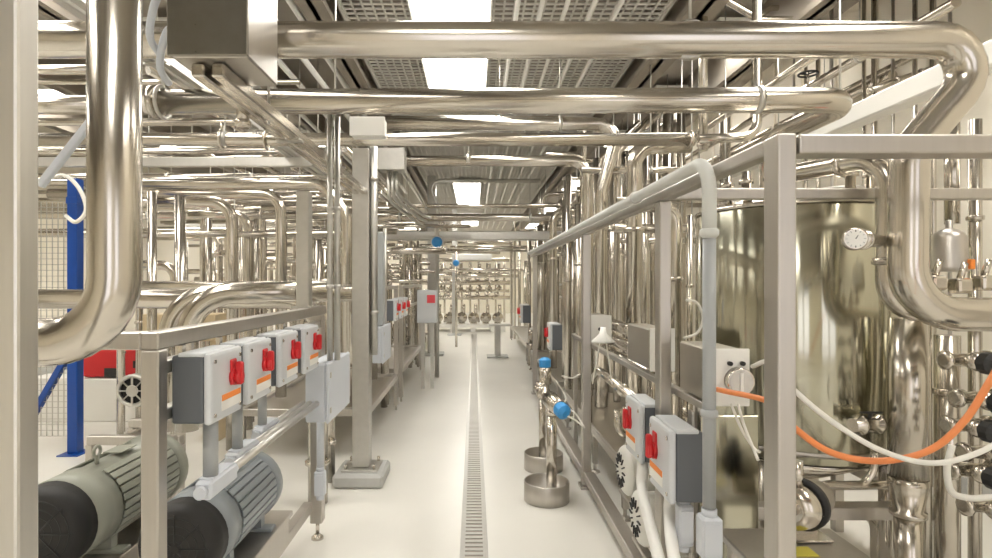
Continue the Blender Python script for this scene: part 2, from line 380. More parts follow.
# stainless junction box and its struts
t = thing('strut_rail', 'pair of square steel struts running from the hanging steel box to the column', 'strut', (-.83, 3, 2.15))
for x in (-.875, -.812): obj('strut', MB().box((x - .021, 1.77, 2.149), (x + .021, 4.15, 2.194), .006), 'steel', t)
for y in (2.55, 3.4): obj('strap', MB().box((-.902, y, 2.139), (-.785, y + .03, 2.148)).box((-.902, y, 2.195), (-.785, y + .03, 2.203)), 'galv', t)
for y in (2.3, 3.4): obj('hanger_rod', MB().cyl((-.843, y, 2.149), (-.843, y, CEIL), .006, seg=8), 'galv', t)
t = thing('steel_box', 'big brushed steel box with reflection-dark lid hanging at the top left on the struts', 'junction box', (-.84, 1.8, 2.215))
obj('box_body', MB().box((-.94, 1.735, 2.197), (-.70, 2.0, 2.72), .006), 'brushed', t)
obj('lid', MB().box((-.945, 1.72, 2.197), (-.696, 1.734, 2.72), .003), 'darkrefl', t)
obj('cable_gland', MB().cyl((-.94, 1.80, 2.42), (-.99, 1.80, 2.42), .02, seg=12).cyl((-.94, 1.86, 2.34), (-.99, 1.86, 2.34), .02, seg=12), 'galv', t)
for k, (y, z) in enumerate(((1.80, 2.42), (1.86, 2.34))):
    tag(obj('flexible_conduit', MB().tube(smooth_path([(-.99, y, z), (-1.02, y + .005, z - .003), (-1.06, y + .04, z - .05), (-1.075, y + .06, z - .11), (-1.09, y + .14, z - .13)]), .012, 0, 10), 'pale'), ['upper', 'lower'][k] + ' pale flexible conduit curling from the left side of the hanging steel box', 'conduit')
t = thing('strut_rail', 'slotted light steel strut slanting across the top left corner behind the huge pipe', 'strut', (-1.53, 3, 2.54))
for x in (-1.565, -1.50): obj('strut', MB().box((x - .022, 1.6, 2.556), (x + .022, 3.95, 2.602), .004), 'galv', t); obj('strut', MB().box((x - .022, 4.15, 2.556), (x + .022, 5.7, 2.602), .004), 'galv', t)
for y in (1.7, 2.7, 3.85, 4.3, 5.5): obj('hanger_rod', MB().cyl((-1.532, y, 2.55), (-1.532, y, CEIL), .006, seg=8).box((-1.59, y - .015, 2.546), (-1.475, y + .015, 2.555)), 'galv', t)
# ================================================================ motors
def motor(label, p, L, r, m, feet=True):
    p = Vector(p); d = V(0, 1, 0)
    t = thing('electric_motor', label, 'motor', (p.x, p.y + L / 2, p.z - r * 1.12))
    b = MB().lathe([(.10, r * .90), (.10, r * .93), (L * .30, r * .93), (L * .30, r * .86), (L * .84, r * .86), (L * .84, r * .98), (L * .92, r * .98), (L * .97, r * .7), (L, r * .5)], p, d, 32)
    for k in range(30):                                        # cooling ribs all around the drum
        a = 2 * PI * k / 30
        if abs(a - PI / 2) < .34: continue
        c = p + V(math.cos(a) * r * .93, 0, math.sin(a) * r * .93); n = V(math.cos(a), 0, math.sin(a))
        b.bar(c + d * (L * .315), c + d * (L * .83), .006, r * .15, .001, up=V(0, 1, 0).cross(n))
    obj('motor_body', b, m, t)
    e = MB().lathe([(0, r * .70), (.012, r * .80), (.02, r * .86), (.10, r * .90)], p, d, 32, cap=False)
    obj('fan_cover', MB().lathe([(-.002, r * .30), (0, r * .78), (.03, r * .90), (.099, r * .915)], p, d, 32), 'rubber', t)
    b = MB()
    for k in range(1, 5): b.torus(p + d * .0, d, r * .17 * k, .003, 24, 5)
    for k in range(8): b.cyl(p + V(math.cos(k * PI / 4) * r * .1, -.002, math.sin(k * PI / 4) * r * .1), p + V(math.cos(k * PI / 4) * r * .74, -.002, math.sin(k * PI / 4) * r * .74), .003, seg=6)
    obj('fan_grille', b, 'black', t)
    obj('name_plate', MB().box(p + V(-.04, L * .52, r * .94), p + V(.04, L * .66, r * .965)), 'white' if m == 'bmotor' else m, t)
    obj('lifting_eye', MB().cyl(p + V(0, L * .40, r * .86), p + V(0, L * .40, r * 1.03), .009, seg=10).torus(p + V(0, L * .40, r * 1.16), V(1, 0, 0), .022, .007, 16, 8), 'gmotor', t)
    for y in (.34, .80):
        obj('foot', MB().box(p + V(-r * .9, L * y - .03, -r * 1.12), p + V(r * .9, L * y + .03, -r * 1.02), .004).box(p + V(-r * .6, L * y - .02, -r * 1.05), p + V(r * .6, L * y + .02, -r * .7)), m, t)
    obj('shaft', MB().cyl(p + d * L, p + d * (L + .08), .022, seg=14), 'steel', t)
    return t
motor('big green-grey finned motor behind the left frame post', (-1.64, 2.1, .555), .84, .18, 'gmotor')
motor('blue-grey finned motor under the left switch boxes', (-1.07, 2.0, .545), .72, .165, 'bmotor')
t = thing('motor_bed', 'steel bed plates under the two big left motors', 'machine bed', (-1.3, 2.3, .23))
for x, z in ((-1.64, .353), (-1.07, .36)): obj('bed_plate', MB().box((x - .165, 2.1, z - .025), (x + .165, 2.8, z), .004).box((x - .16, 2.12, .232), (x - .11, 2.75, z - .025)).box((x + .11, 2.12, .232), (x + .16, 2.75, z - .025)), 'brushed', t)
# fence, bins, small pump behind
def at(x, y, Y): return W(x, y, Y)
t = thing('safety_fence', 'blue post and wire mesh safety fence behind the left post', 'fence', (-3.6, 4.9, 0))
X = W(75, 0, 4.9).x
obj('fence_post', MB().box((X - .044, 4.86, .01), (X + .044, 4.95, 2.40), .005), 'blue', t)
obj('base_plate', MB().box((X - .09, 4.80, 0), (X + .09, 5.0, .01)), 'blue', t)
obj('brace', MB().bar((X - .05, 4.905, .88), (X - .42, 4.905, .25), .06, .05), 'blue', t)
b = MB()
for k in range(28): b.box((X - .05 - .05 * k - .003, 4.90, .15), (X - .05 - .05 * k + .003, 4.906, 2.2))
for k in range(42): b.box((X - 1.45, 4.897, .15 + .05 * k), (X - .05, 4.903, .154 + .05 * k))
obj('mesh_panel', b, 'galv', t)
obj('bracket', MB().box((X - .05, 4.855, 2.18), (X + .05, 4.96, 2.24), .003), 'blue', t)
tag(obj('white_hose', MB().tube(smooth_path([W(50, 178, 4.6), W(66, 176, 4.6), W(80, 190, 4.6), W(86, 210, 4.6), W(76, 222, 4.6), W(66, 216, 4.65)]), .016, 0, 10), 'whose'), 'white hose looping around the top of the blue fence post', 'hose')
tag(obj('brace_bar', MB().bar(W(40, 186, 2.4), W(94, 118, 2.4), .03, .03), 'pale'), 'pale slanting brace bar beside the huge pipe at the left', 'brace')
t = thing('low_wall', 'low white partition block carrying the red plastic barrier', 'partition', (-4.2, 6.2, 0))
obj('block', MB().box((-4.85, 6.0, 0), (-3.2, 6.4, .46), .01), 'white', t)
t = thing('plastic_barrier', 'red plastic road barrier lying on the low white block', 'barrier', (-4.0, 6.2, .46))
x0, x1 = W(78, 0, 6.0).x, W(148, 0, 6.0).x
b = MB().box((x0, 6.05, .47), (x1, 6.3, .78), .03, seg=2)
obj('barrier_body', b, 'red', t)
for s_ in (((x0 + .25, 6.04, .475), (x0 + .42, 6.055, .57)), ((x0 + .56, 6.04, .57), (x0 + .62, 6.055, .65)), ((x0 + .66, 6.04, .475), (x0 + .76, 6.055, .57))): obj('slot', MB().box(*s_, .004), 'rubber', t)
tag(obj('board_bench', MB().box((W(142, 0, 5.2).x, 5.2, .95), (W(215, 0, 5.2).x, 5.5, 1.20), .006).box((W(142, 0, 5.2).x, 5.22, 0), (W(147, 0, 5.2).x, 5.48, .95)).box((W(209, 0, 5.2).x, 5.22, 0), (W(215, 0, 5.2).x, 5.48, .95)), 'beige'), 'tan board bench behind the bent pipes at the left', 'bench')
t = thing('pump_table', 'steel table frame behind the green-grey motor', 'table', (-2.2, 3.6, 0))
Y = 3.7
obj('table_top', MB().box((W(86, 0, Y).x, Y, .42), (W(180, 0, Y).x, Y + .05, .48), .004).box((W(86, 0, Y).x, Y + .45, .42), (W(180, 0, Y).x, Y + .5, .48), .004).box((W(118, 0, Y).x, Y + .051, .44), (W(123, 0, Y).x, Y + .449, .478)).box((W(140, 0, Y).x, Y + .051, .44), (W(145, 0, Y).x, Y + .449, .478)), 'brushed', t)
for px in (88, 178):
    for y in (0, .45): obj('leg', MB().box((W(px, 0, Y).x - .022, Y + y + .002, 0), (W(px, 0, Y).x + .022, Y + y + .048, .419), .003), 'brushed', t)
# small fan-cooled motor on the table, fan end toward us
p = W(132, 391, 3.75)
t = thing('small_motor', 'small grey motor with round spoked fan cover on the left table', 'motor', (p.x, 3.95, .48))
obj('motor_body', MB().lathe([(.03, .105), (.06, .11), (.09, .10), (.35, .10), (.38, .06)], p, (0, 1, 0), 28).box(p + V(-.08, .1, -.13), p + V(.08, .3, -.09)), 'gmotor', t)
b = MB().torus(p + V(0, .01, 0), (0, 1, 0), .098, .014, 28, 8).torus(p, (0, 1, 0), .035, .006)
for k in range(8): b.bar(p + V(math.cos(k * PI / 4) * .03, 0, math.sin(k * PI / 4) * .03), p + V(math.cos(k * PI / 4) * .095, 0, math.sin(k * PI / 4) * .095), .014, .006, .001)
b.cyl(p + V(0, -.005, 0), p + V(0, .02, 0), .03)
obj('fan_cover', b, 'galv', t); obj('fan_opening', MB().cyl(p + V(0, .024, 0), p + V(0, .031, 0), .096, seg=24), 'rubber', t)
for a in (((-.93, 1.5, 0), (-.7, 3.5, 1.4)), ((-2.05, 4.7, 0), (-.72, 6.65, .45)), ((-.97, 4.7, 0), (-.72, 6.65, 2.0)), ((-2.05, 6.95, 0), (-.8, 9.65, .45)), ((-.95, 6.9, 0), (-.8, 9.7, 1.5)), ((-1.05, 4.0, 0), (-.66, 4.45, 4.1)), ((-1.15, 11.3, 0), (-.6, 11.75, 4.1)), ((-.8, 15.6, 0), (-.35, 16.1, 4.1)),
          ((-2.05, 11.9, 0), (-.85, 15.1, .45)), ((-.98, 11.9, 0), (-.85, 15.1, 1.5)), ((.78, 2.3, 0), (.90, 7.7, 1.92)), ((1.1, 2.4, 0), (2.55, 3.47, 2.1)), ((.92, 3.45, 0), (1.78, 5.85, .39)), ((.93, 6.35, 0), (2.05, 9.45, .4)), ((1.92, 6.35, 0), (2.05, 9.45, 1.5)), ((.93, 10.1, 0), (2.05, 14.6, .4)), ((-.8, 5.4, 2.5), (.2, 30, 4.1)), ((2.5, 2.1, 2.5), (2.75, 7.6, 4.1)), ((-5, 5.9, 0), (-3.1, 6.5, .8)), ((-3.4, 5.1, 0), (-2.2, 5.6, 1.25)), ((.85, 2.7, 1), (1.0, 4.6, 1.3)), ((-1.0, 4.55, 2.3), (-3.8, 4.7, 2.7)), ((-1.6, 1.5, 2.5), (-1.46, 5.8, 4.1)), ((-.92, 2.2, 2.1), (-.78, 4.2, 4.1)), ((-1.5, 8.95, 2.1), (1.7, 9.25, 2.5)), ((2.8, 4.75, 3.0), (3.05, 5.05, 3.5)), ((-.6, 12.9, 2.0), (.5, 13.4, 2.4))):
    BOX.append(a)
for x in (-2.75, -5.2, 2.6):
    for y, l in ((5.55, .7), (7.4, .84), (9.45, .8), (13.8, 1.5), (19, 2.)): BOX.append(((x - .35, y - l / 2 - .05, 3.8), (x + .35, y + l / 2 + .05, 4.1)))
BOX.append(((W(228, 240, 9).x - .35, 8.1, 2.2), (W(228, 240, 9).x + .35, 9.7, 4.1)))
# ================================================================ overhead pipes across the aisle
pipe('topmost big pipe crossing the picture, bending down at the far right', [V(W(-190, 0, 2.12).x, 2.12, .004), W(-190, 40, 2.12), W(1004, 40, 2.12), W(909, 152, 2.15), W(907, 314, 2.15), W(1150, 315, 2.15), V(W(1150, 0, 2.15).x, 2.15, .004)], .066, R=.19, seg=32, hang=[W(690, 40, 2.12)])
pipe('second big transverse pipe, below the topmost one, its left end ringed by a clamp', [W(153, 102, 3.0), W(853, 100, 3.0), W(853, 100, 3.0) + V(0, .85, 0), V(W(853, 0, 3.0).x, 3.85, .004)], .066, R=.17, seg=28, clamps=[(0, .003)], hang=[W(757, 100, 3.0)])
tag(obj('clamp_hook', MB().torus(W(163, 102.5, 3.0), (1, 0, .0), .082, .010, 24, 8).cyl(W(163, 102.5, 3.0) + V(0, 0, .08), W(163, 102.5, 3.0) + V(0, 0, .15), .010), 'galv'), 'round pale clamp around the left end of the second transverse pipe', 'clamp')
pipe('long pale transverse pipe just above the column top, third from the top', [W(-60, 139.5, 4.05), W(694, 139.5, 4.05)], .047, seg=24, clamps=[(0, .995), (0, .22)], hang=[W(225, 139, 4.05)])
pipe('short pipe elbow rising to the ceiling at the right end of the third transverse pipe', [W(698, 139, 4.05), W(757, 137, 4.05), V(W(757, 0, 4.05).x, 4.05, CEIL)], .034, R=.12)
pipe('vertical pipe dropping onto the right joint of the third transverse pipe', [V(W(703, 0, 4.2).x, 4.2, CEIL), W(703, 151, 4.2)], .034, clamps=[(0, .97)])
pipe('transverse pipe bending obliquely down to the right, above the right rail', [W(386, 124, 5.0), W(620, 124, 5.0), W(601, 192, 5.0), V(W(601, 0, 5).x, 5.0, .39)], .058, R=.16, seg=20, hang=[W(560, 124, 5)])
pipe('slim upper transverse pipe under the grille, right of the pale sign box', [W(360, 119, 5.3), W(560, 119, 5.3), W(606, 131, 5.3)], .03, R=.2, hang=[W(500, 119, 5.3)])
pipe('transverse pipe from the square sensor box, turning down right of the lamp', [W(405, 161, 5.5), W(588, 161, 5.5), V(W(588, 0, 5.5).x, 5.5, .39)], .052, R=.17, seg=20, hang=[W(468, 160, 5.5)])
pipe('transverse pipe below the middle lamp', [W(336, 217.5, 8.0), W(568, 217.5, 8.0), V(W(574, 0, 8).x, 8.0, .37)], .055, R=.15, hang=[W(400, 217, 8), W(530, 217, 8)])
o = tag(obj('air_duct', MB().box(W(386, 240, 9.0), W(572, 231, 9.0) + V(0, .2, 0), .012), 'galv'), 'square pale duct crossing below the middle lamp', 'duct')
obj('hanger_rod', MB().cyl(W(520, 231, 9.1), V(W(520, 0, 9.1).x, 9.1, CEIL), .007, seg=8), 'galv', o)
o = tag(obj('air_duct', MB().box(W(452, 260, 13), W(492, 254, 13) + V(0, .3, 0), .012), 'white'), 'short white duct crossing far down the aisle', 'duct')
obj('hanger_rod', MB().cyl(W(470, 254, 13.1), V(W(470, 0, 13.1).x, 13.1, CEIL), .007, seg=8), 'galv', o)
for k, (a, b, y, Y, r) in enumerate(((440, 566, 250, 11.0, .035), (400, 560, 206, 7.2, .028), (430, 500, 252, 15, .06), (450, 560, 247, 12, .03), (420, 545, 270, 15.5, .05), (330, 470, 226, 8.6, .03), (430, 520, 276, 16, .05), (430, 512, 243, 16.5, .05))):
    pipe('thin crossing pipe far down the aisle among the distant pipe bundles', [W(a, y, Y), W(b, y, Y)], r, group='distant crossing pipes', hang=[W(a + 6, y, Y)])
for k, (y, Y, x1, r) in enumerate(((70, 3.5, 148, .03), (105, 3.35, 146, .055), (122, 4.4, 236, .03), (82, 4.7, 300, .022), (150, 5.4, 300, .03))):
    pipe('transverse pipe at the upper left behind the huge pipe, %s from the top' % ['first', 'third', 'fourth', 'second', 'fifth'][k], [W(-150, y, Y), W(x1, y, Y)], r, hang=[W(20, y, Y)])
# sign boxes
def jbox(name, label, x0, y0, x1, y1, Y, m, d=.12, cat='junction box'):
    a, b = W(x0, y1, Y), W(x1, y0, Y)
    t = thing(name, label, cat, ((a.x + b.x) / 2, Y + d / 2, a.z))
    obj('box_body', MB().box(a + V(0, .012, 0), b + V(0, d, 0), .006), m, t)
    obj('lid', MB().box(a + V(-.004, 0, -.004), b + V(.004, .011, .004), .004), m, t)
    return t
jbox('sign_box', 'pale blank box fixed under the second transverse pipe', 350, 117, 384, 135, 3.6, 'white')
jbox('sensor_box', 'square pale steel box right of the column, conduits hanging below', 378, 148, 404, 169, 4.9, 'galv', .2)
for k, x in enumerate((388.5, 392.5, 396.5)):
    pipe('conduit under the square steel box, %s of three, curving back' % ['left', 'middle', 'right'][k], [W(x, 171.5, 5.0), W(x, 200 - 3 * k, 5.0), W(x + 28, 222 - 3 * k, 5.6), W(x + 34, 224 - 3 * k, 7.5)], .016, 'galv', R=.1, name='conduit', cat='conduit')
pipe('bent pale conduit left of the middle lamp', [W(540, 181, 8.8), W(428, 181, 8.8), W(437, 205, 8.8), V(W(437, 0, 8.8).x, 8.8, .005)], .035, 'galv', R=.15, name='conduit', cat='conduit')
pipe('thin slanting rod right of the square steel box', [W(404, 168, 5.2), W(428, 212, 6.2)], .012, 'galv', name='conduit', cat='conduit')
# conduits along the ceiling
for k, x in enumerate((.33, .51, .70, .90, 1.10)):
    pipe('white ceiling conduit right of the lamps, %s from the lamps' % ['first', 'second', 'third', 'fourth', 'fifth'][k], [(x, 2.0, 3.59), (x, 22, 3.59)], .020, 'white', name='conduit', cat='conduit', seg=10, clamps=[(0, .08), (0, .2)])
for k, (x, z) in enumerate(((-1.45, 3.40), (-1.70, 3.42), (-2.02, 3.46), (-1.35, 3.56))):
    pipe('white ceiling conduit left of the grille, %s' % ['lowest of four', 'second lowest of four', 'farthest left of four', 'beside the brown joist'][k], [(x, 2.2, z), (x, 12 + k, z)], .026, 'white', name='conduit', cat='conduit', seg=10)
pipe('double-bent pipe at the top edge, right of the ceiling conduits', [W(640, -8, 4.6), W(716, -6, 4.6), W(760, 20, 4.6), W(805, 20, 4.6), W(838, -4, 4.6), W(900, -6, 4.6)], .03, R=.08)
pipe('lower double-bent pipe at the top edge beside its twin', [W(748, 28, 4.9), W(770, 8, 4.9), W(812, 8, 4.9), W(832, -14, 4.9)], .024, R=.08)
# upright pipes on the right wall and their fittings
for k, x in enumerate((794, 806, 818, 832, 864, 874, 893, 915, 933, 950)):
    X = 3.30 if k % 2 else 3.36; Y = X * F / (x - CX)
    pipe('thin upright pipe against the cream right wall', [(X, Y, .005), (X, Y, CEIL)], .012 + .004 * (k % 3), 'steel' if k % 3 else 'brushed', group='thin upright pipes on the right wall', seg=10)
def handwheel(label, p, r, m='black', name='valve', ax=(0, 0, 1)):
    t = thing(name, label, 'valve', p - Vector(ax) * .12)
    b = MB().torus(p, ax, r, r * .12, 24, 8); u, w = frame(Vector(ax))
    for k in range(3): b.cyl(p, p + u * r * math.cos(2.1 * k) + w * r * math.sin(2.1 * k), r * .09, seg=6)
    obj('handwheel', b, m, t)
    obj('valve_stem', MB().cyl(p - Vector(ax) * .12, p + Vector(ax) * .02, r * .13, seg=10), 'steel', t)
    obj('valve_body', MB().lathe([(-.24, r * .35), (-.22, r * .6), (-.14, r * .6), (-.12, r * .25)], p, ax, 16), 'steel', t)
    return t
handwheel('black handwheel valve on the thin wall pipe between the two biggest pipes', W(808, 74, 4.9), .075)
pipe('small rising pipe with joints in front of the cream wall, upper right', [W(868, 92, 4.3), W(892, 82, 4.3), W(945, 64, 4.3)], .022, clamps=[(0, .1), (1, .1), (1, .55), (1, .97)])
b = MB().box((2.55, 2.2, 2.57), (2.68, 7.5, 2.70), .01)
o = obj('cable_duct', b, 'white'); tag(o, 'white straight duct slanting back behind the right pipe elbows', 'duct')
obj('hanger_rod', MB().cyl((2.615, 4, 2.70), (2.615, 4, CEIL), .008, seg=8).cyl((2.615, 6.5, 2.70), (2.615, 6.5, CEIL), .008, seg=8), 'galv', o)
# ================================================================ left background
tag(obj('cross_beam', MB().box((W(30, 0, 4.6).x, 4.6, W(0, 166, 4.6).z), (W(312, 0, 4.6).x, 4.66, W(0, 157, 4.6).z), .004), 'galv'), 'flat pale beam crossing the left side below the third transverse pipe', 'beam')
LB = [('left background pipe under the flat beam, its right end turning down by the slim conduits', [(88, 184, 4.85), (322, 184, 4.85), (347, 215, 4.85), (347, 420, 4.85)], .05),
      ('left background pipe turning down left of the short post', [(50, 194, 5.25), (281, 194, 5.25), (281, 420, 5.25)], .05),
      ('left background pipe with broad elbow left of the glaring lamp', [(150, 202, 5.0), (232, 202, 5.0), (232, 420, 5.0)], .052),
      ('thinner elbow pipe just right of the glaring lamp', [(190, 214, 5.7), (248, 214, 5.7), (248, 400, 5.7)], .045),
      ('thick upright pipe below the flat beam, left of the glaring lamp', [(180, 196, 4.55), (180, 420, 4.55)], .042),
      ('upright pipe peeping out right of the huge pipe', [(152, 192, 4.35), (152, 420, 4.35)], .035),
      ('horizontal pipe crossing behind the huge pipe just above the left frame', [(-120, 299, 3.8), (318, 299, 3.8), (318, 420, 3.8)], .066),
      ('straight horizontal pipe behind the bent pipes above the left frame', [(88, 286, 4.2), (330, 286, 4.2), (330, 420, 4.2)], .038),
      ('outer one of two fat bent pipes rising behind the left frame', [(168, 430, 3.4), (168, 293, 3.4), (352, 293, 3.6)], .055),
      ('inner one of two fat bent pipes rising behind the left frame', [(187, 430, 3.2), (187, 294, 3.2), (330, 291, 3.3)], .062),
      ('upright pipe left of the main column with its elbow top', [(262, 208, 6.2), (374, 208, 6.2), (374, 420, 6.2)], .04),
      ('double-elbow pipe behind the short post', [(225, 232, 6.8), (263, 232, 6.8), (263, 400, 6.8)], .04),
      ('upright pipe between the short post and the slim conduits', [(318, 240, 6.0), (318, 400, 6.0)], .04)]
DECK = ((-2.0, -.89, 4.75, 6.6, .425), (-2.0, -.89, 7.0, 9.6, .425), (.93, 1.75, 3.5, 5.8, .39), (.95, 2.0, 6.4, 9.4, .365), (.95, 2.0, 10.2, 14.5, .365))
def down(p):                                                    # the last point of a riser brought down to the deck or the floor
    p = Vector(p); p.z = .005
    for a, b, c, d, z in DECK:
        if a < p.x < b and c < p.y < d: p.z = z
    return p
for lab, pts, r in LB:
    P = [W(*p) for p in pts]
    if abs(P[-1].x - P[-2].x) < .02: P[-1] = down(P[-1])
    pipe(lab, P, r, R=.26 if 'fat bent' in lab else r * 3.4, seg=20, clamps=[(len(pts) - 2, .8)])
pipe('sloping pipe high in the left background running back to the column', [(-2.2, 3.7, 2.95), (-2.2, 9, 2.95)], .04, hang=[(-2.2, 6, 2.95)])
# sanitary valves: body, joints, actuator
def valve(loc, label, group, s=1.):
    p = Vector(loc); t = thing('sanitary_valve', label, 'valve', p, group)
    obj('valve_body', MB().lathe([(-.075 * s, .05 * s), (-.07 * s, .05 * s), (-.055 * s, .033 * s), (-.03 * s, .05 * s), (.03 * s, .05 * s), (.055 * s, .033 * s), (.07 * s, .05 * s), (.075 * s, .05 * s)], p + V(0, 0, .05 * s), (1, 0, 0), 14), 'steel', t)
    obj('valve_bonnet', MB().lathe([(0, .03 * s), (.04 * s, .03 * s), (.05 * s, .046 * s), (.15 * s, .046 * s), (.17 * s, .03 * s)], p + V(0, 0, .09 * s), (0, 0, 1), 14), 'steel', t)
    obj('valve_cap', MB().lathe([(0, .022 * s), (.02 * s, .026 * s), (.035 * s, .016 * s)], p + V(0, 0, .26 * s), (0, 0, 1), 12), 'white', t)
    return t

pipe('short pale stub pipe hanging below the steel box at the top left', [W(243, 84, 2.2), W(243, 128, 2.2)], .024, 'steel', clamps=[(0, .9)])
for k, (x, y, Y) in enumerate(((222, 139.5, 4.05), (266, 139.5, 4.05))):
    p = W(x, y, Y); tag(obj('pipe_hook', MB().torus(p, (1, 0, 0), .064, .009, 24, 8).cyl(p + V(0, 0, .064), p + V(0, 0, .12), .011), 'steel'), ['round steel hook clamp below the second transverse pipe, left one', 'round steel hook clamp beside the strut pair, right one'][k], 'clamp')
# ================================================================ right side frame
t = thing('machine_stand', 'tall square steel frame around the tank, right of the aisle', 'frame', (1.5, 2.5, 0))
def sq(name, lo, hi, b=.006): return obj(name, MB().box(lo, hi, b, seg=2), 'brushed', t)
sq('post', (.79, 1.455, .02), (.84, 1.53, 1.888)); sq('post', (.79, 2.38, .02), (.84, 2.45, 1.845)); sq('post', (.79, 4.06, .02), (.85, 4.13, 1.845))
sq('post', (.79, 7.5, .02), (.85, 7.57, 1.845)); sq('post', (2.40, 1.455, .02), (2.455, 1.53, 1.888)); sq('post', (2.42, 2.38, .02), (2.47, 2.45, 1.885))
for x, y in ((.8175, 1.49), (.815, 2.415), (.82, 4.095), (.82, 7.53), (2.427, 1.49), (2.445, 2.415)): obj('foot_plate', MB().box((x - .05, y - .06, 0), (x + .05, y + .06, .02), .002), 'brushed', t)
sq('top_rail', (.79, 1.531, 1.846), (.84, 7.9, 1.888)); sq('cross_beam', (.846, 1.455, 1.835), (2.399, 1.53, 1.886)); sq('cross_beam', (.841, 2.38, 1.853), (2.419, 2.43, 1.90))
sq('low_rail', (.79, 2.46, .07), (.87, 4.05, .13)); sq('low_rail', (.79, 4.14, .07), (.87, 7.4, .13)); sq('low_rail', (.79, 1.54, .07), (.87, 2.37, .13))
pipe('pale conduit along the top rail that bends down beside the front right post', [(.752, 7.6, 1.892), (.752, 1.79, 1.892), (.752, 1.79, 1.64)], .0225, 'conduitpale', R=.10, name='conduit', cat='conduit', clamps=[(0, .86), (1, .93)], seg=20)
pipe('dark grey upright conduit below the pale bend, left of the front right post', [(.752, 1.79, 1.638), (.752, 1.79, .78)], .0205, 'conduit', name='conduit', cat='conduit', clamps=[(0, .65)], seg=20)
body('conduit_fitting', 'pale conduit box at the foot of the grey right conduit', (.752, 1.79, .62), (.752, 1.79, .755), .066, .06)
pipe('pale lower conduit below the conduit box beside the front right post', [(.752, 1.79, .597), (.752, 1.79, .02)], .02, 'pale', name='conduit', cat='conduit')
# switch boxes on the right
r0 = switch((.850, 2.06, .685), -1, 'large grey switch box with red handle, nearest on the right', 'switch boxes on the right frame')
r0.scale = (1.12, 1.1, 1.3)
r1 = dup(r0, (.850, 2.42, .70), 'grey switch box with red handle, right behind the nearest right one'); r1.location.y = 2.47; r1.scale = (1.0, 1.1, 1.25)
r2 = dup(r0, (.83, 5.25, .86), 'small far grey switch box with red handle, behind the blue capped valve'); r2.scale = (1, 1.1, 1.2)
r3 = dup(r0, (.83, 8.2, .90), 'tiny farthest dark switch box on the right of the aisle'); r3.scale = (1.2, 1.4, 1.3)
t = thing('box_stand', 'steel upright strips behind the two nearest right switch boxes', 'stand', (.9, 2.4, 0))
for y, z0, z1 in ((2.12, .131, .98), (2.27, .131, .98), (2.53, .545, 1.018), (2.68, .545, 1.018)): obj('upright', MB().box((.873, y - .02, z0), (.888, y + .02, z1), .003), 'galv', t)
obj('base_strip', MB().box((.873, 2.08, 0), (.888, 2.40, .13), .003), 'galv', t)
# white fan motors low beside the boxes
def wmotor(label, p):
    p = Vector(p); t = thing('fan_motor', label, 'motor', (p.x + .15, p.y, p.z - .15))
    obj('motor_body', MB().lathe([(.04, .125), (.05, .115), (.28, .115), (.30, .09), (.33, .05)], p, (1, 0, 0), 28), 'wmotor', t)
    obj('fan_cover', MB().lathe([(0, .05), (0, .09), (.012, .115), (.03, .128), (.039, .128)], p, (1, 0, 0), 28), 'wmotor', t)
    b = MB()
    for k in range(14):
        a = 2 * PI * k / 14; b.bar(p + V(-.003, math.cos(a) * .045, math.sin(a) * .045), p + V(-.001, math.cos(a) * .088, math.sin(a) * .088), .011, .006, .001)
    obj('vent_slot', b, 'black', t)
    obj('foot', MB().box(p + V(.06, -.1, -.15), p + V(.26, .1, -.135), .003).box(p + V(.08, -.08, -.135), p + V(.24, .08, -.09)), 'wmotor', t)
    return t
wmotor('white fan motor with black slots, farther of two behind the right boxes', (.765, 2.92, .52))
wmotor('white fan motor with black slots, nearer of two under the right boxes', (.755, 2.62, .40))
t = thing('motor_shelf', 'low steel shelf carrying the white fan motors', 'shelf', (1, 2.8, 0))
obj('shelf_plate', MB().box((.80, 2.78, .345), (1.08, 3.08, .368), .003).box((.78, 2.47, .228), (.868, 2.77, .248), .003).box((.892, 2.47, .228), (1.08, 2.77, .248), .003).box((.868, 2.735, .228), (.892, 2.77, .248)), 'brushed', t)
for x in (.90, 1.04):
    for y, z in ((2.5, .227), (2.74, .227), (3.04, .344)): obj('leg', MB().box((x, y, 0), (x + .03, y + .03, z)), 'brushed', t)
for k, pts in enumerate(([(.79, 2.24, .68), (.775, 2.22, .58), (.72, 2.0, .49), (.69, 1.70, .44), (.67, 1.2, .40)], [(.76, 2.52, .69), (.735, 2.44, .58), (.67, 2.0, .47), (.62, 1.75, .42), (.58, 1.3, .36)])):
    tag(obj('white_conduit', MB().tube(smooth_path(pts), .023, 0, 14), 'white'), ['white flexible conduit curving from under the nearest right switch box', 'white flexible conduit from the second right switch box to the bottom edge'][k], 'conduit')
body('conduit_fitting', 'pale conduit box under the nearest right switch box', (.80, 2.13, .50), (.80, 2.13, .66), .055, .055)
# stainless sheet behind
t = thing('steel_screen', 'upright stainless panel right of the switch boxes behind the front post', 'panel', (1.05, 2.22, 0))
obj('panel_sheet', MB().box((.895, 2.22, .12), (1.13, 2.235, .97), .004), 'tank', t)
for x in (.92, 1.09): obj('leg', MB().box((x, 2.236, 0), (x + .03, 2.266, .9), .003), 'brushed', t)
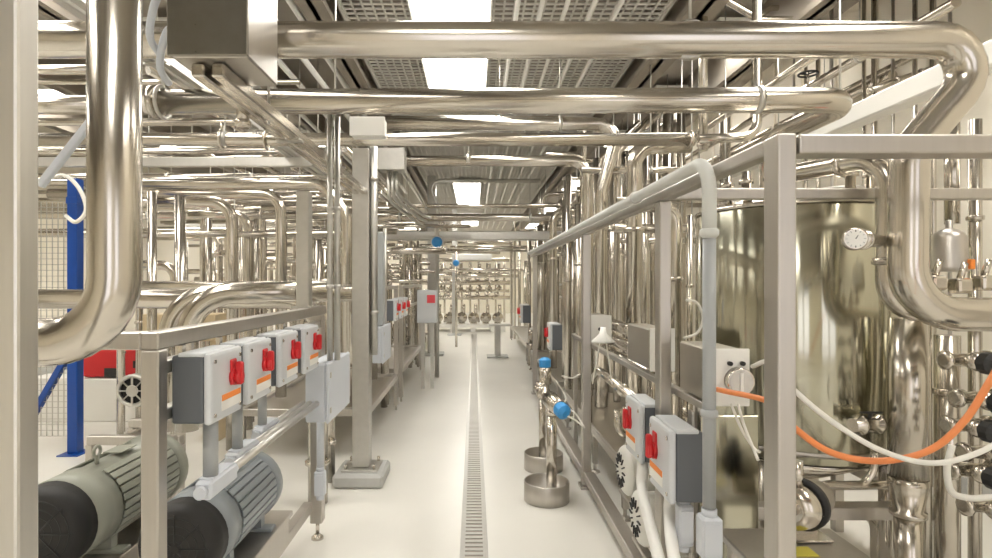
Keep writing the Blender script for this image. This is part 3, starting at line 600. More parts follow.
# control boxes
def cbox(label, x, y, z, w, d, h, gauge=False):
    t = thing('control_box', label, 'control box', (x + w / 2, y + d / 2, z))
    obj('box_body', MB().box((x, y + .012, z), (x + w, y + d, z + h), .006), 'plate', t)
    obj('front_plate', MB().box((x + .002, y, z - .006), (x + w + .012, y + .011, z + h + .004), .002), 'white', t)
    if gauge:
        c = V(x + w * .74, y - .002, z + h * .44); g = MB().lathe([(-.03, .046), (-.028, .049), (0, .049)], c, (0, 1, 0), 28); 
        ga = obj('dial_gauge', g, 'steel', t)
        obj('dial_face', MB().cyl(c + V(0, -.0315, 0), c + V(0, -.030, 0), .041, seg=28), 'galv', ga)
        obj('dial_needle', MB().bar(c + V(-.0, -.034, -.032), c + V(.0, -.034, .032), .012, .002, 0), 'white', ga)
        b = MB()
        for k in range(2): b.cyl(c + V(-.03 + .045 * k, -.014, .062), c + V(-.03 + .045 * k, 0, .062), .008, seg=12)
        obj('knob', b, 'black', t)
    else: obj('knob', MB().cyl((x + w * .5, y - .02, z + h * .5), (x + w * .5, y, z + h * .5), .014, seg=12), 'black', t)
    return t
cbox('steel control box with round dial on its white front, left of the front post', .848, 2.0, 1.062, .125, .31, .195, True)
cbox('steel control box in the middle of the right frame, behind the second post', .855, 2.72, 1.07, .11, .40, .20)
cbox('small steel control box at the third right post, farthest of three', .86, 4.16, 1.05, .15, .36, .20)
tag(obj('box_rail', MB().box((.853, 2.06, 1.02), (.885, 4.9, 1.05), .003).box((.878, 4.9, 0), (.908, 4.95, 1.05)).box((.91, 2.28, 0), (.94, 2.31, 1.019)), 'brushed'), 'steel rail under the three control boxes on the right', 'rail')
tag(obj('white_cable', MB().tube(smooth_path([W(684, 338, 2.5), W(697, 333, 2.5), W(703, 318, 2.5), W(697, 303, 2.5), W(686, 300, 2.55)]), .006, 0, 8), 'whose'), 'white cable loop behind the grey conduit on the right', 'cable')
for k, pts in enumerate(([W(738, 404, 1.97), W(744, 425, 1.94), W(752, 445, 1.9), W(758, 460, 1.85)], [W(731, 404, 1.97), W(742, 430, 1.97), W(754, 448, 1.95), W(760, 452, 1.93)])):
    tag(obj('white_cable', MB().tube(smooth_path(pts), .005, 0, 8), 'whose'), 'thin white cable hanging under the dial control box, %s' % ['upper one', 'lower one'][k], 'cable')
# tank
tc = V(1.70, 3.0, 0); R = .478
t = thing('steel_tank', 'big mirror-polished upright steel tank behind the front right post', 'tank', tc)
obj('tank_shell', MB().lathe([(.66, R * .985), (.67, R), (1.855, R), (1.862, R * .985)], tc, (0, 0, 1), 96), 'tank', t)
obj('tank_top', MB().lathe([(1.862, R * 1.012), (1.875, R * 1.012), (1.885, R * .97), (1.92, R * .8), (1.96, R * .45), (1.975, .10), (1.975, .02)], tc, (0, 0, 1), 64), 'steel', t)
obj('tank_cone', MB().lathe([(.45, .06), (.47, .10), (.655, R * .98)], tc, (0, 0, 1), 64), 'steel', t)
obj('seam_band', MB().lathe([(.70, R + .001), (.70, R + .004), (.72, R + .004), (.72, R + .001)], tc, (0, 0, 1), 96, cap=False), 'brushed', t)
for a in (45, 135, 225, 315):
    x, y = tc.x + math.cos(math.radians(a)) * R * .86, tc.y + math.sin(math.radians(a)) * R * .86
    obj('leg', MB().cyl((x, y, .02), (x, y, .66), .030, seg=16).cyl((x, y, 0), (x, y, .02), .05, seg=16), 'steel', t)
obj('hatch', MB().lathe([(1.94, .13), (1.99, .13), (2.0, .11)], tc + V(.18, -.12, -.02), (0, 0, 1), 24).torus(tc + V(.18, -.12, 1.98), (0, 0, 1), .05, .006), 'brushed', t)
for k in (0, 1, 2, 5, 6, 7):                                  # row of small fittings on the tank top
    a = math.radians(196 + 16 * k); p = V(1.70 + .41 * math.cos(a), 3.0 + .41 * math.sin(a), 1.937)
    tag(obj('tank_nozzle', MB().lathe([(-.02, .022), (.05, .022), (.05, .034), (.07, .034), (.075, .02), (.11, .02)], p, (0, 0, 1), 14), 'steel'), 'small steel nozzle in the row on top of the tank', 'nozzle', 'nozzles on the tank top')
tag(obj('support_skid', MB().box((1.16, 2.58, .40), (2.24, 2.66, .46), .004).box((1.16, 3.34, .40), (2.24, 3.42, .46), .004).box((1.16, 2.661, .40), (1.24, 3.339, .46), .004).box((2.16, 2.661, .40), (2.24, 3.339, .46), .004).box((1.18, 2.60, 0), (1.23, 2.65, .4)).box((2.17, 2.60, 0), (2.22, 2.65, .4)).box((1.18, 3.36, 0), (1.23, 3.41, .4)).box((2.17, 3.36, 0), (2.22, 3.41, .4)), 'brushed'), 'steel skid rails around the legs of the big tank', 'skid')
pipe('curved outlet pipe under the big tank', [(1.70, 3.0, .446), (1.70, 3.0, .33), (1.70, 2.86, .33), (2.06, 2.86, .33), (2.06, 2.86, .005)], .032, R=.1)
# pipes at the tank
pipe('shiny pipe arching off the tank top and down past the dial gauge', [(1.50, 2.76, 1.955), (1.50, 2.76, 2.02), (1.70, 2.30, 2.02), (1.70, 2.30, W(0, 311, 2.3).z), W(1100, 311, 2.3), V(W(1100, 0, 2.3).x, 2.3, .005)], .044, R=.13, seg=28, clamps=[(1, .62), (2, .68)])
K = W(908, 318, 2.42)
pipe('big polished upright pipe in front of the tank at the right', [K, V(K.x, K.y, .66)], .073, seg=32)
p = V(K.x, K.y, .66)
t = thing('pipe_reducer', 'tapered steel reducer at the foot of the big polished upright pipe', 'pipe fitting', V(p.x, p.y, 0))
obj('reducer_cone', MB().lathe([(0, .0745), (.03, .076), (.14, .054), (.145, .068), (.165, .068), (.17, .052)], p + V(0, 0, -.002), (0, 0, -1), 28), 'steel', t)
obj('outlet_pipe', MB().cyl(p + V(0, 0, -.173), V(p.x, p.y, .02), .052, seg=24).cyl(V(p.x, p.y, .02), V(p.x, p.y, 0), .09, seg=24), 'steel', t)
c = W(855, 239, 2.05); q = W(878, 241, 2.25); d = (q - c).normalized(); ax = V(-.42, -.9, 0).normalized()
t = thing('dial_thermometer', 'round white dial thermometer on a steel stub beside the pipe bend', 'gauge', c)
obj('dial_case', MB().lathe([(-.012, .036), (0, .041), (.022, .041), (.026, .036)], c, -ax, 28), 'steel', t)
fa = obj('dial_face', MB().cyl(c + ax * .0125, c + ax * .0135, .034, seg=28), 'dial', t)
b = MB(); u_, w_ = frame(ax)
for k in range(12): a_ = 2 * PI * k / 12; d_ = u_ * math.cos(a_) + w_ * math.sin(a_); b.bar(c + ax * .0142 + d_ * .025, c + ax * .0142 + d_ * .032, .003, .001, 0)
obj('dial_scale', b, 'black', fa)
obj('dial_needle', MB().bar(c + ax * .0150, c + ax * .0150 + V(.012, -.0, .02), .004, .002, 0), 'black', fa)
obj('gauge_stub', MB().cyl(c + d * .028, q, .026, seg=18).lathe([(0, .027), (.004, .038), (.014, .038), (.018, .027)], c + d * .055, d, 18).lathe([(0, .027), (.004, .038), (.014, .038), (.018, .027)], c + d * .09, d, 18), 'steel', t)
for lab, (x0, y0, x1, y1, Y, r) in (
    ('dark thick upright pipe under the bell-shaped housing at the right', (947, 335, 947, 700, 2.5, .048)), ('upright grey pipe at the upper right beside the right post', (952, 120, 952, 224, 2.6, .030)), ('upright pale pipe right of the bell-shaped housing', (975, 120, 975, 700, 2.55, .026)), ('slender upright pipe just behind the big right downpipe', (926, 146, 926, 800, 2.5, .022))):
    a, b = W(x0, y0, Y), W(x1, y1, Y); b.z = max(b.z, .005); pipe(lab, [a, b], r, clamps=[(0, .2)], cm='steel')
c = W(949, 272, 2.3)
t = thing('bell_housing', 'bell-shaped steel valve actuator with small red label at the right', 'valve actuator', c)
obj('housing_shell', MB().lathe([(0, .060), (.004, .066), (.02, .062), (.14, .060), (.16, .05), (.172, .03), (.178, .012), (.21, .012), (.213, .004)], c + V(0, 0, .001), (0, 0, 1), 28), 'brushed', t)
obj('red_label', MB().box(c + V(.030, -.066, .01), c + V(.052, -.045, .05), .003), 'orange', t)
for k, (x, y) in enumerate(((935, 283), (960, 286), (984, 283))):
    tag(obj('valve_block', MB().box(W(x, y, 2.2) - V(.03, .03, .03), W(x, y, 2.2) + V(.03, .03, .03), .012, seg=2).cyl(W(x, y, 2.2) + V(0, 0, .03), W(x, y, 2.2) + V(.02, 0, .09), .012).cyl(W(x, y, 2.2), W(x, y, 2.2) + V(.045, 0, -.01), .014), 'steel'), 'small steel valve block under the bell-shaped actuator, %s' % ['left of three', 'middle of three', 'right of three'][k], 'valve')
def kvalve(label, p, r=.036):
    t = thing('diaphragm_valve', label, 'valve', p, None)
    obj('valve_body', MB().lathe([(-.09, r * .6), (-.085, r), (-.07, r), (-.065, r * .62), (-.02, r * .7), (.02, r * .7), (.065, r * .62), (.07, r), (.085, r), (.09, r * .6)], p, (1, 0, 0), 18), 'steel', t)
    obj('valve_bonnet', MB().lathe([(0, r * .8), (.02, r), (.035, r), (.05, r * .6)], p + V(0, -.02, 0), (0, -1, 0), 18), 'steel', t)
    obj('hand_knob', MB().lathe([(0, r * .7), (.01, r * 1.15), (.045, r * 1.15), (.055, r * .8)], p + V(0, -.072, 0), (0, -1, 0), 12, False), 'black', t)
    return t
for k, (x, y) in enumerate(((966, 360), (977, 398), (968, 425), (984, 452), (972, 470), (986, 506))):
    kvalve('steel valve with black knob at the right edge, %s from the top' % ['first', 'second', 'third', 'fourth', 'fifth', 'lowest'][k], W(x, y, 2.12))
tag(obj('pale_hose', MB().tube(smooth_path([W(952, 445, 2.0), W(947, 470, 2.0), W(952, 492, 2.0), W(970, 498, 2.0), W(992, 497, 2.0)]), .011, 0, 12), 'whose'), 'pale bluish hose curling under the knobbed valves', 'hose')
oh = [(.86, 1.98, 1.12), W(770, 402, 1.75), W(790, 424, 1.65), W(830, 452, 1.62), W(880, 461, 1.6), W(930, 450, 1.6), W(965, 420, 1.6), W(992, 378, 1.6), W(1040, 300, 1.62), W(1118, 240, 1.66)]
tag(obj('orange_hose', MB().tube(smooth_path(oh), .0095, 0, 12), 'ohose'), 'orange hose sagging across the tank from the front post', 'hose')
wh = [(.99, 1.99, 1.2), W(770, 362, 1.72), W(790, 386, 1.62), W(830, 420, 1.58), W(880, 450, 1.56), W(930, 463, 1.56), W(975, 454, 1.56), W(1020, 430, 1.6), W(1118, 380, 1.66)]
tag(obj('white_hose', MB().tube(smooth_path(wh), .0075, 0, 12), 'whose'), 'white hose sagging across the tank, crossing over the orange hose', 'hose')
def redknob(label, p):
    t = thing('red_valve', label, 'valve', p)
    obj('hand_knob', MB().lathe([(0, .02), (.006, .034), (.022, .034), (.03, .024)], p + V(0, 0, .05), (0, 0, 1), 14), 'red', t)
    obj('valve_body', MB().lathe([(-.05, .03), (-.03, .03), (-.02, .016), (.05, .014)], p, (0, 0, 1), 14), 'steel', t)
redknob('small red-topped valve above the tank left of the pipe bend', W(873, 194, 2.95)); redknob('small red-handled valve above the tall frame rail', W(697, 172, 3.9))
# pump at lower right
p = W(800, 505, 1.95)
t = thing('centrifugal_pump', 'round steel pump with dark ring at the foot of the front right post', 'pump', V(p.x, p.y, p.z - .12))
obj('pump_casing', MB().lathe([(-.075, .04), (-.06, .07), (-.02, .078), (.0, .078)], p, V(.8, .6, 0), 28), 'steel', t)
obj('pump_flange', MB().lathe([(0.001, .076), (.001, .088), (.028, .088), (.03, .07)], p, V(.8, .6, 0), 28), 'rubber', t)
obj('pump_motor', MB().lathe([(.031, .062), (.13, .062), (.15, .04)], p, V(.8, .6, 0), 24), 'plate', t)
obj('inlet_pipe', MB().cyl(p - V(.8, .6, 0) * .074, p - V(.8, .6, 0) * .15, .022), 'steel', t); obj('outlet_pipe', MB().cyl(p + V(-.02, -.02, .07), p + V(-.02, -.02, .16), .018), 'steel', t)
obj('pump_foot', MB().box(p + V(-.05, -.0, -.135), p + V(.12, .10, -.125), .003).box(p + V(0, .03, -.125), p + V(.08, .07, -.06)), 'steel', t)
t = thing('steel_bench', 'low steel bench with yellow label at the bottom right', 'bench', (1.3, 1.95, 0))
zt = p.z - .137
obj('bench_top', MB().box((.90, 1.60, zt - .03), (1.32, 2.08, zt), .005), 'brushed', t)
for x in (.93, 1.20):
    for y in (1.63, 2.02): obj('leg', MB().box((x, y, 0), (x + .04, y + .04, zt - .031), .003), 'brushed', t)
tag(obj('yellow_notice', MB().box((1.07, 1.86, zt + .0005), (1.15, 1.93, zt + .002)), 'yellow'), 'yellow and white paper notice lying on the low bench', 'notice')
pipe('thin bent pipe behind the pump under the tank', [W(796, 490, 2.15), W(830, 484, 2.3), W(862, 486, 2.42), W(874, 472, 2.42), W(875, 452, 2.42)], .016, R=.1)
pipe('slim pipe running along the skid rail under the tank', [W(820, 486, 2.545), W(920, 484, 2.545)], .02)
tag(obj('floor_rail', MB().bar((1.30, 2.50, .36), (1.62, 1.90, .36), .07, .05).box((1.28, 2.46, 0), (1.33, 2.51, .33)).box((1.595, 1.905, 0), (1.645, 1.955, .33)), 'brushed'), 'slanting low steel rail on two feet in front of the tank', 'rail')
p = W(868, 424, 2.46)
t = thing('drain_valve', 'brownish steel valve sticking out low from the tank front', 'valve', p)
obj('valve_body', MB().lathe([(-.085, .03), (-.06, .03), (-.055, .045), (-.04, .045), (-.03, .032), (.0, .038), (.03, .032), (.04, .045), (.055, .045), (.06, .03), (.07, .03)], p, (1, .25, 0), 20), 'steel', t)
obj('valve_handle', MB().cyl(p, p + V(0, -.02, .055), .008).bar(p + V(-.05, -.02, .055), p + V(.05, -.02, .055), .016, .008), 'rubber', t)
# pots in the floor with their pipes
def pot(label, px, py, Y, plab, dx):
    c = W(px, 0, Y); c.z = 0
    t = thing('floor_funnel', label, 'drain pot', c)
    obj('pot_wall', MB().lathe([(0, .15), (.002, .156), (.13, .156), (.135, .150), (.13, .146), (.012, .144), (.011, .02)], c, (0, 0, 1), 40, cap=False), 'brushed', t)
    obj('pot_bottom', MB().cyl(c + V(0, 0, .004), c + V(0, 0, .011), .145, seg=32), 'rubber', t)
    x = c.x + dx
    pipe(plab, [(x, Y, .05), (x, Y, .64)], .036 if dx > 0 else .028, 'steel', R=.1, clamps=[(0, .93)])
pot('open steel floor pot nearest us, with a pipe ending in it', 546.5, 500, 3.86, 'upright drain pipe ending in the nearer floor pot', .035)
pot('open steel floor pot behind the nearer pot', 543.5, 475, 4.5, 'upright drain pipe ending in the farther floor pot', -.01)
def bluevalve(label, p, d, s=1.):
    p, d = Vector(p), Vector(d).normalized()
    t = thing('actuated_valve', label, 'valve', p)
    obj('valve_body', MB().lathe([(-.16 * s, .03 * s), (-.155 * s, .046 * s), (-.14 * s, .046 * s), (-.135 * s, .032 * s), (-.08 * s, .034 * s), (-.075 * s, .05 * s), (.05 * s, .05 * s), (.055 * s, .04 * s)], p, d, 20), 'steel', t)
    obj('blue_cap', MB().lathe([(.056 * s, .043 * s), (.06 * s, .046 * s), (.11 * s, .046 * s), (.12 * s, .034 * s), (.13 * s, .02 * s)], p, d, 12, False), 'cyan', t)
    return t
bluevalve('blue-capped upright valve beside the small far right switch box', W(545, 374, 4.35), (0, 0, 1), 1.0)
bluevalve('blue-capped valve lying toward us above the floor pots', W(555, 404, 3.75), (.30, -.75, -.22), 1.1)
pipe('short fat pipe joining the two blue-capped valves above the pots', [W(541, 382, 4.3), W(541, 392, 4.3), W(551, 398, 3.95)], .042, R=.05, clamps=[(0, .6)])
for k, pts in enumerate(([W(563, 414, 3.66), W(575, 420, 3.62), W(585, 428, 3.6)], [W(562, 408, 3.7), W(574, 412, 3.66), W(584, 427, 3.6)], [W(562, 376, 4.3), W(572, 378, 4.2), W(580, 374, 4.2)], [W(556, 380, 4.3), W(566, 398, 4.25), W(560, 404, 4.1)])):
    tag(obj('thin_hose', MB().tube(smooth_path(pts), .006, 0, 8), 'whose'), 'thin white hose beside the blue-capped valves', 'hose', 'thin hoses at the blue valves')
# skid with legs behind the pots
t = thing('machine_skid', 'low steel skid deck with levelling legs behind the floor pots', 'skid', (1.2, 4.2, 0))
obj('deck_plate', MB().box((.93, 3.5, .36), (1.75, 5.8, .385), .003), 'plate', t)
obj('side_rail', MB().box((.93, 3.5, .30), (.98, 5.8, .359), .003).box((1.70, 3.5, .30), (1.75, 5.8, .359), .003), 'brushed', t)
for x in (.935, 1.705):
    for y in (3.52, 4.4, 5.7):
        obj('leg', MB().box((x, y, .07), (x + .04, y + .04, .299), .003).cyl((x + .02, y + .02, .0), (x + .02, y + .02, .07), .012).lathe([(0, .04), (.012, .04), (.02, .015)], (x + .02, y + .02, 0), (0, 0, 1), 16), 'brushed', t)
pipe('steel handrail pipe slanting back from behind the right switch boxes', [(.90, 2.95, .84), (.90, 4.02, .86), (.90, 4.4, .70), (.90, 4.4, .40)], .03, clamps=[(0, .4)])
for k in range(3):
    pipe('fat lengthwise pipe between the control boxes, %s of three' % ['topmost', 'middle', 'lowest'][k], [(1.09 + .01 * k, 3.52, 1.16 - .12 * k), (1.09 + .01 * k, 4.75, 1.17 - .12 * k)], .043, clamps=[(0, .25), (0, .8)], seg=20)
for k in range(4):
    x0, x1, y = .995 + .085 * k, 1.68 - .085 * k, 3.86 + .1 * k
    pipe('looped steel pipe low on the skid behind the pots', [(x0, y, .62), (x0, y, .45), (x1, y, .45), (x1, 4.5, .45), (x1, 4.5, .8)], .030, R=.07, group='looped pipes on the skid', clamps=[(1, .3)])
p = W(603, 342, 3.42); t = thing('white_funnel', 'small white upside-down funnel between the right posts', 'funnel', p)
obj('funnel_cone', MB().lathe([(0, .068), (.006, .07), (.05, .022), (.09, .016)], p, (0, 0, 1), 24), 'white', t)
for k in (-1, 1): obj('cord', MB().cyl(p + V(.02 * k, 0, -.002), p + V(.06 * k, .02, -.26), .004, seg=6), 'whose', t)
# ================================================================ upright pipes of the right rack
RV = [('upright pipe right of the obliquely bent transverse pipe', [(612, 160, 5.65), (612, 480, 5.65)], .04, None),
      ('upright pipe with elbow top curving right, behind the rail, near the oblique pipe', [(660, 112, 5.2), (617, 152, 5.2), (617, 420, 5.2)], .032, .15),
      ('thick upright pipe with elbow top, between the second and third right posts', [(690, 145, 4.4), (634, 147, 4.4), (634, 420, 4.4)], .062, .16),
      ('upright pipe just left of the second right post', [(645, 150, 4.9), (645, 420, 4.9)], .034, None),
      ('elbowed pipe coming over the second right post and turning down', [(634, 206, 3.72), (676, 206, 3.72), (676, 420, 3.72)], .043, .12),
      ('slim upright pipe right of the elbowed pipe behind the second post', [(690, 215, 3.66), (690, 400, 3.66)], .02, None),
      ('tall upright pipe in the cluster above the right rail, first from the left', [(655, 100, 6.0), (655, 330, 6.0)], .055, None),
      ('tall upright pipe in the cluster above the right rail, second from the left', [(668, 95, 6.2), (668, 330, 6.2)], .06, None),
      ('tall upright pipe in the cluster above the right rail, third from the left', [(681, 95, 6.4), (681, 330, 6.4)], .05, None),
      ('tall upright pipe in the cluster above the right rail, thick one farthest right', [(725, 90, 5.4), (725, 330, 5.4)], .05, None),
      ('upright pipe left of the third right post', [(566, 200, 6.6), (566, 430, 6.6)], .05, None),
      ('upright pipe with elbow top left of the third right post', [(600, 210, 7.4), (553, 212, 7.4), (553, 400, 7.4)], .05, .15),
      ('thick upright pipe far along the right rack', [(541, 225, 9.4), (541, 370, 9.4)], .07, None),
      ('oblique pipe rising back to the right above the rail', [(640, 122, 6.0), (600, 160, 6.0), (600, 330, 6.0)], .03, .1),
      ('slanting pipe rising to the right beside the oblique pipe', [(672, 118, 6.75), (624, 158, 6.75), (624, 330, 6.75)], .03, .1)]
for lab, pts, r, R in RV:
    P = [W(*p) for p in pts]; P[-1] = down(P[-1])
    pipe(lab, P, r, R=R, seg=20, clamps=[(len(pts) - 2, .3)])
for k, (x, z, r) in enumerate(((2.02, 3.30, .035), (2.22, 3.36, .03), (2.42, 3.2, .04), (1.92, 3.1, .045), (2.95, 3.3, .04), (3.15, 3.05, .035), (1.45, 3.0, .03), (1.62, 2.9, .035), (2.12, 2.85, .04))):
    y0 = 3.6 + (k % 3) * .5
    for _ in range(40):
        if clear([(x, y0, z), (x, 13.5, z)], r) and clear([(x, y0 + .9, z), (x, y0 + .9, 4.0)], .012): break
        x += .03
    else: continue
    pipe('steel pipe running lengthwise under the ceiling above the right pipe rack', [(x, y0, z), (x, 13.5, z)], r, group='lengthwise pipes above the right rack', hang=[(x, y0 + .9, z)])
# ================================================================ left row beyond the column
def skid(label, x0, x1, y0, y1, z):
    t = thing('machine_skid', label, 'skid', ((x0 + x1) / 2, (y0 + y1) / 2, 0))
    obj('deck_rail', MB().box((x1 - .05, y0, z - .06), (x1, y1, z), .003).box((x0, y0, z - .06), (x0 + .05, y1, z), .003).box((x0 + .05, y0, z - .06), (x1 - .05, y0 + .05, z), .003).box((x0 + .05, y1 - .05, z - .06), (x1 - .05, y1, z), .003), 'brushed', t)
    obj('deck_plate', MB().box((x0 + .051, y0 + .051, z - .05), (x1 - .051, y1 - .051, z - .03)), 'plate', t)
    for x in (x0, x1 - .05):
        for y in (y0, y1 - .05):
            obj('leg', MB().box((x, y, .06), (x + .05, y + .05, z - .061), .003).cyl((x + .025, y + .025, .0), (x + .025, y + .025, .06), .012), 'brushed', t)
    for y in (y0, y1 - .05): obj('upright', MB().box((x1 - .05, y, z + .001), (x1, y + .05, 1.42), .003), 'brushed', t)
    obj('rail', MB().box((x1 - .05, y0, 1.421), (x1, y1, 1.46), .003).box((x1 - .045, y0 + .051, 1.15), (x1 - .005, y1 - .051, 1.18)), 'brushed', t)
skid('steel skid with legs just beyond the main column', -2.0, -.89, 4.75, 6.6, .42); skid('distant steel skid on the left side of the aisle', -2.0, -.89, 7.0, 9.6, .42); skid('farthest steel skid on the left side of the aisle', -2.0, -.95, 12.0, 15, .42)
skid('distant steel skid on the right side of the aisle', .95, 2.0, 6.4, 9.4, .36); skid('farthest steel skid on the right side of the aisle', .95, 2.0, 10.2, 14.5, .36)
cabinet((-.90, 4.95, .78), (-.80, 5.38, 1.105), 1, 'pale cabinet hung on the skid just beyond the main column')
tag(obj('cable_duct', MB().box((-.90, 5.0, 1.108), (-.81, 5.10, 1.95), .008), 'conduit'), 'grey upright cable channel above the pale cabinet beyond the column', 'channel')
pipe('grey slim conduit up from the pale cabinet beyond the column', [(-.83, 5.22, 1.108), (-.83, 5.22, 2.0)], .018, 'galv', name='conduit', cat='conduit')
a, b = W(417, 323, 7.8), W(437, 290, 7.8)
t = thing('control_cabinet', 'distant pale cabinet with red sign on the left side', 'cabinet', V((a.x + b.x) / 2, 7.9, a.z))
obj('cabinet_body', MB().box(a, b + V(0, .2, 0), .008), 'enc', t); obj('red_sign', MB().box(W(427, 303, 7.795), W(435, 295, 7.795) + V(0, .004, 0)), 'sign', t)
obj('stand_leg', MB().box((a.x + .05, 7.88, 0), (a.x + .10, 7.94, a.z - .001)).box((b.x - .10, 7.88, 0), (b.x - .05, 7.94, a.z - .001)), 'galv', t)
t = thing('support_column', 'distant steel column with blue valve, left of the aisle', 'column', (-.86, 11.5, 0))
obj('column_shaft', MB().box((-.95, 11.42, .05), (-.78, 11.6, CEIL - .01), .008), 'galv', t); obj('grout_pad', MB().box((-1.1, 11.3, 0), (-.62, 11.72, .05), .01), 'pad', t)
t = thing('support_column', 'farthest steel column at the left end of the aisle', 'column', (-1.1, 15.8, 0))
obj('column_shaft', MB().box((-.62, 15.75, .05), (-.47, 15.9, CEIL - .01), .008), 'galv', t); obj('grout_pad', MB().box((-.75, 15.65, 0), (-.36, 16.0, .05), .01), 'pad', t)
t = thing('bollard_stand', 'short steel post on a floor plate, far right of the aisle', 'post', (.47, 11.2, 0))
obj('stand_post', MB().box((.41, 11.15, .03), (.53, 11.27, .62), .006), 'galv', t); obj('floor_plate', MB().box((.26, 11.0, 0), (.68, 11.42, .03), .004), 'pad', t); obj('top_plate', MB().box((.30, 11.1, .621), (.74, 11.32, .66), .004), 'galv', t)
def bluedisc(label, px, py, Y, r):
    p = W(px, py, Y); t = thing('blue_actuator', label, 'valve actuator', p)
    obj('actuator_ring', MB().lathe([(0, r * 1.2), (.02, r * 1.3), (.10, r * 1.3), (.12, r)], p + V(0, .012, 0), (0, 1, 0), 8, False), 'galv', t)
    obj('blue_cap', MB().lathe([(-.05, r * .5), (-.04, r * .9), (.011, r)], p, (0, 1, 0), 20), 'cyan', t)
    obj('valve_stub', MB().cyl(p + V(0, .13, 0), p + V(0, .17, 0), r * .5), 'steel', t)
    if Y > 10: obj('riser', MB().cyl(p + V(0, .172 + r * .4, -p.z + .005), p + V(0, .172 + r * .4, .3), r * .4), 'steel', t)
bluedisc('blue round valve actuator hanging left below the middle lamp', 437, 242, 8.6, .085); bluedisc('smaller blue actuator farther down the aisle', 456, 263, 12.7, .072)
# ================================================================ far end: pump and valve manifold
t = thing('manifold_plinth', 'low pale plinth with dark openings under the far pump row', 'plinth', (0, 17.2, 0))
b = MB().box((-1.3, 16.9, .12), (.95, 17.9, .22), .01)
for x in (-1.3, -.72, -.1, .5, .8): b.box((x, 16.9, 0), (x + .15, 17.9, .119))
obj('plinth_slab', b, 'white', t)
def pump(loc, label, group):
    p = Vector(loc); t = thing('manifold_pump', label, 'pump', p, group)
    obj('pump_casing', MB().lathe([(-.14, .06), (-.12, .06), (-.11, .15), (-.03, .17), (.05, .15)], p + V(0, .1, .19), (0, 1, 0), 20), 'steel', t)
    obj('pump_motor', MB().lathe([(.05, .12), (.35, .12), (.4, .07)], p + V(0, .1, .19), (0, 1, 0), 18), 'cream', t)
    obj('outlet_pipe', MB().tube([p + V(.06, .05, .3), p + V(.06, .05, .55), p + V(.06, .4, .55)], .055, .1, 12), 'steel', t)
    obj('pump_foot', MB().box(p + V(-.1, .0, 0), p + V(.1, .45, .025)), 'steel', t)
    return t
p0 = pump((-1.12, 17.1, .22), 'cream and steel pump in the row across the far end of the aisle', 'pumps at the far end')
for k in range(1, 6): dup(p0, (-1.12 + .37 * k, 17.1, .22))
for k, (z, Y, r) in enumerate(((1.02, 17.2, .06), (1.22, 17.5, .05), (1.48, 17.2, .07), (1.75, 17.5, .05), (2.19, 17.5, .06))):
    pipe('horizontal manifold pipe above the far pump row, %s from below' % ['first', 'second', 'third', 'fourth', 'topmost'][k], [(-1.45 - .18 * k, Y, .005), (-1.45 - .18 * k, Y, z), (1.1, Y, z)], r, clamps=[(1, .2), (1, .5), (1, .8)])
for k in range(9):
    x = -1.2 + .27 * k; pipe('upright pipe of the far manifold behind the pump row', [(x, 17.75, .225), (x, 17.75, 2.1 + .1 * (k % 3))], .035, group='upright pipes of the far manifold')
v2 = valve((-1.1, 17.2, 1.081), 'small valve on the far manifold pipes', 'valves on the far manifold', 1.05)
for k in range(1, 14): dup(v2, (-1.1 + .3 * (k % 7), 17.2, 1.081 if k < 7 else 1.551))
for k in range(14): dup(v2, (-1.02 + .3 * (k % 7), 17.5, 1.271 if k < 7 else 1.801))
# ================================================================ background clutter: pipe forests and valves on both sides
random.seed(3)
def scatter(n, make, label, group, R=3, name='upright_pipe', seg=12):
    done = 0
    for _ in range(n * 30):
        pts, r, ceil = make()
        if not clear(pts, r) or (ceil and not clear([ceil, (ceil[0], ceil[1], 4.0)], .012)): continue
        pipe(label, pts, r, R=r * R, group=group, seg=seg, name=name, hang=[ceil] if ceil else (), clamps=[(0, random.uniform(.3, .8))]); done += 1
        if done == n: break
def floor_z(X, Y, r):
    for lo, hi in BOX:
        if lo[0] - r < X < hi[0] + r and lo[1] - r < Y < hi[1] + r and lo[2] == 0 and hi[2] < .5: return hi[2] + .002
    return .004
U = random.uniform; CH = random.choice
def up_left():
    Y = U(4.9, 14); X = U(-3.6, -1.05) if random.random() < .6 else U(-1.5, -.98); r = CH((.022, .028, .035, .042)); z0 = floor_z(X, Y, r)
    z1 = U(1.5, 2.5); dx = CH((-1, 1)) * U(.3, .9); P = [(X, Y, z0), (X, Y, z1)]
    if random.random() < .85: P.append((X + dx, Y, z1))
    return P, r, None
scatter(150, up_left, 'slim upright steel pipe in the pipe forest left of the aisle', 'upright pipes left of the aisle')
def hor_left():
    Y = U(5.0, 13); z = U(1.95, 3.1); x0 = U(-6.8, -6.2); x1 = U(-1.9, -.98); r = CH((.022, .03, .04)); return [(x0, Y, z), (x1, Y, z)], r, (U(-4, x1 - .1), Y, z)
scatter(40, hor_left, 'horizontal steel pipe in the background bundle left of the aisle', 'horizontal pipes left of the aisle', name='crossing_pipe')
def len_left():
    x = U(-3.6, -1.0); z = U(2.0, 3.2); y = U(4.8, 8); L = U(3, 8); return [(x, y, z), (x, y + L, z)], CH((.025, .035, .045)), (x, y + L * U(.3, .7), z)
scatter(18, len_left, 'lengthwise steel pipe running back high on the left side', 'lengthwise pipes high on the left', name='crossing_pipe')
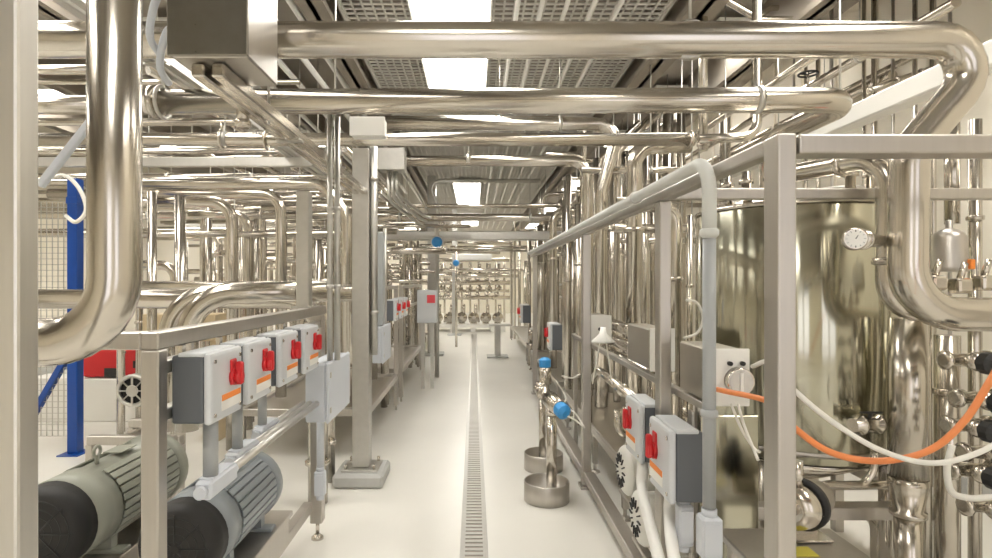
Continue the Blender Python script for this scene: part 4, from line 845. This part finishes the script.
def up_right():
    Y = U(3.7, 15); X = U(.98, 1.25 + .10 * Y); r = CH((.022, .03, .038, .048)); z0 = floor_z(X, Y, r)
    z1 = U(1.9, 3.3); dx = CH((-.4, .5, .8)); P = [(X, Y, z0), (X, Y, z1)]
    if random.random() < .6: P.append((X + dx, Y, z1))
    return P, r, None
scatter(100, up_right, 'upright steel pipe in the dense rack right of the aisle', 'upright pipes right of the aisle')
def hor_right():
    Y = U(4.6, 13); z = U(1.9, 3.0); x0 = U(.95, 1.6); x1 = min(x0 + U(.8, 1.7), 3.2); return [(x0, Y, z), (x1, Y, z)], CH((.022, .03, .04)), (U(x0 + .1, x1 - .1), Y, z)
scatter(26, hor_right, 'crosswise steel pipe in the right rack', 'crosswise pipes in the right rack', name='crossing_pipe')
# valves, each on its own riser from the floor or the deck
protos = {}
def put_valve(side, n):
    done = 0
    for _ in range(n * 40):
        if side < 0: Y = U(4.9, 13); X = U(-2.0, -.98)
        else: Y = U(3.3, 12); X = U(.97, 1.2 + .04 * Y)
        z0 = 0.; sc = 1.25
        for lo, hi in BOX:
            if lo[0] < X < hi[0] and lo[1] < Y < hi[1] and hi[2] < .5: z0 = hi[2] - .02 + .0
        h = CH((.35, .55, .75, .95))
        if not clear([(X - .1, Y, z0 + .03), (X + .1, Y, z0 + .03)], .01, 0) and z0 == 0: continue
        if not clear([(X, Y, z0 + .05), (X, Y, z0 + h + .45)], .13, .0): continue
        SEG.append((V(X, Y, z0), V(X, Y, z0 + h + .4), .105)); key = (side, h)
        lab = 'small steel valve on a riser among the fittings %s of the aisle' % ('left' if side < 0 else 'right'); grp = 'valves %s of the aisle' % ('left' if side < 0 else 'right')
        if key not in protos:
            t = valve((X, Y, z0 + h), lab, grp, sc)
            obj('riser', MB().cyl((X, Y, z0 + .004), (X, Y, z0 + h + .02), .024, seg=10).cyl((X, Y, z0), (X, Y, z0 + .012), .045, seg=12), 'steel', t); protos[key] = t
        else: dup(protos[key], (X, Y, z0 + h))
        done += 1
        if done == n: return
put_valve(-1, 110); put_valve(1, 90)
# ================================================================ camera, world
cam = bpy.data.cameras.new('camera'); co = bpy.data.objects.new('camera', cam); C.objects.link(co)
co.location = (0, 0, H); co.rotation_euler = (PI / 2, 0, 0)
cam.sensor_width = 36; cam.lens = 36 * F / 992; cam.shift_x = 22 / 992; cam.shift_y = 3 / 992; cam.clip_start = .05
S = bpy.context.scene; S.camera = co
w = bpy.data.worlds.new('world'); S.world = w; w.use_nodes = True
w.node_tree.nodes['Background'].inputs[0].default_value = (.9, .92, 1, 1); w.node_tree.nodes['Background'].inputs[1].default_value = .6
S.view_settings.view_transform = 'Standard'; S.view_settings.look = 'None'; S.view_settings.exposure = 0.28; S.view_settings.gamma = 1
S.view_settings.use_curve_mapping = False
S.cycles.max_bounces = 10; S.cycles.glossy_bounces = 6; S.cycles.diffuse_bounces = 5; S.cycles.caustics_reflective = True; S.cycles.caustics_refractive = False
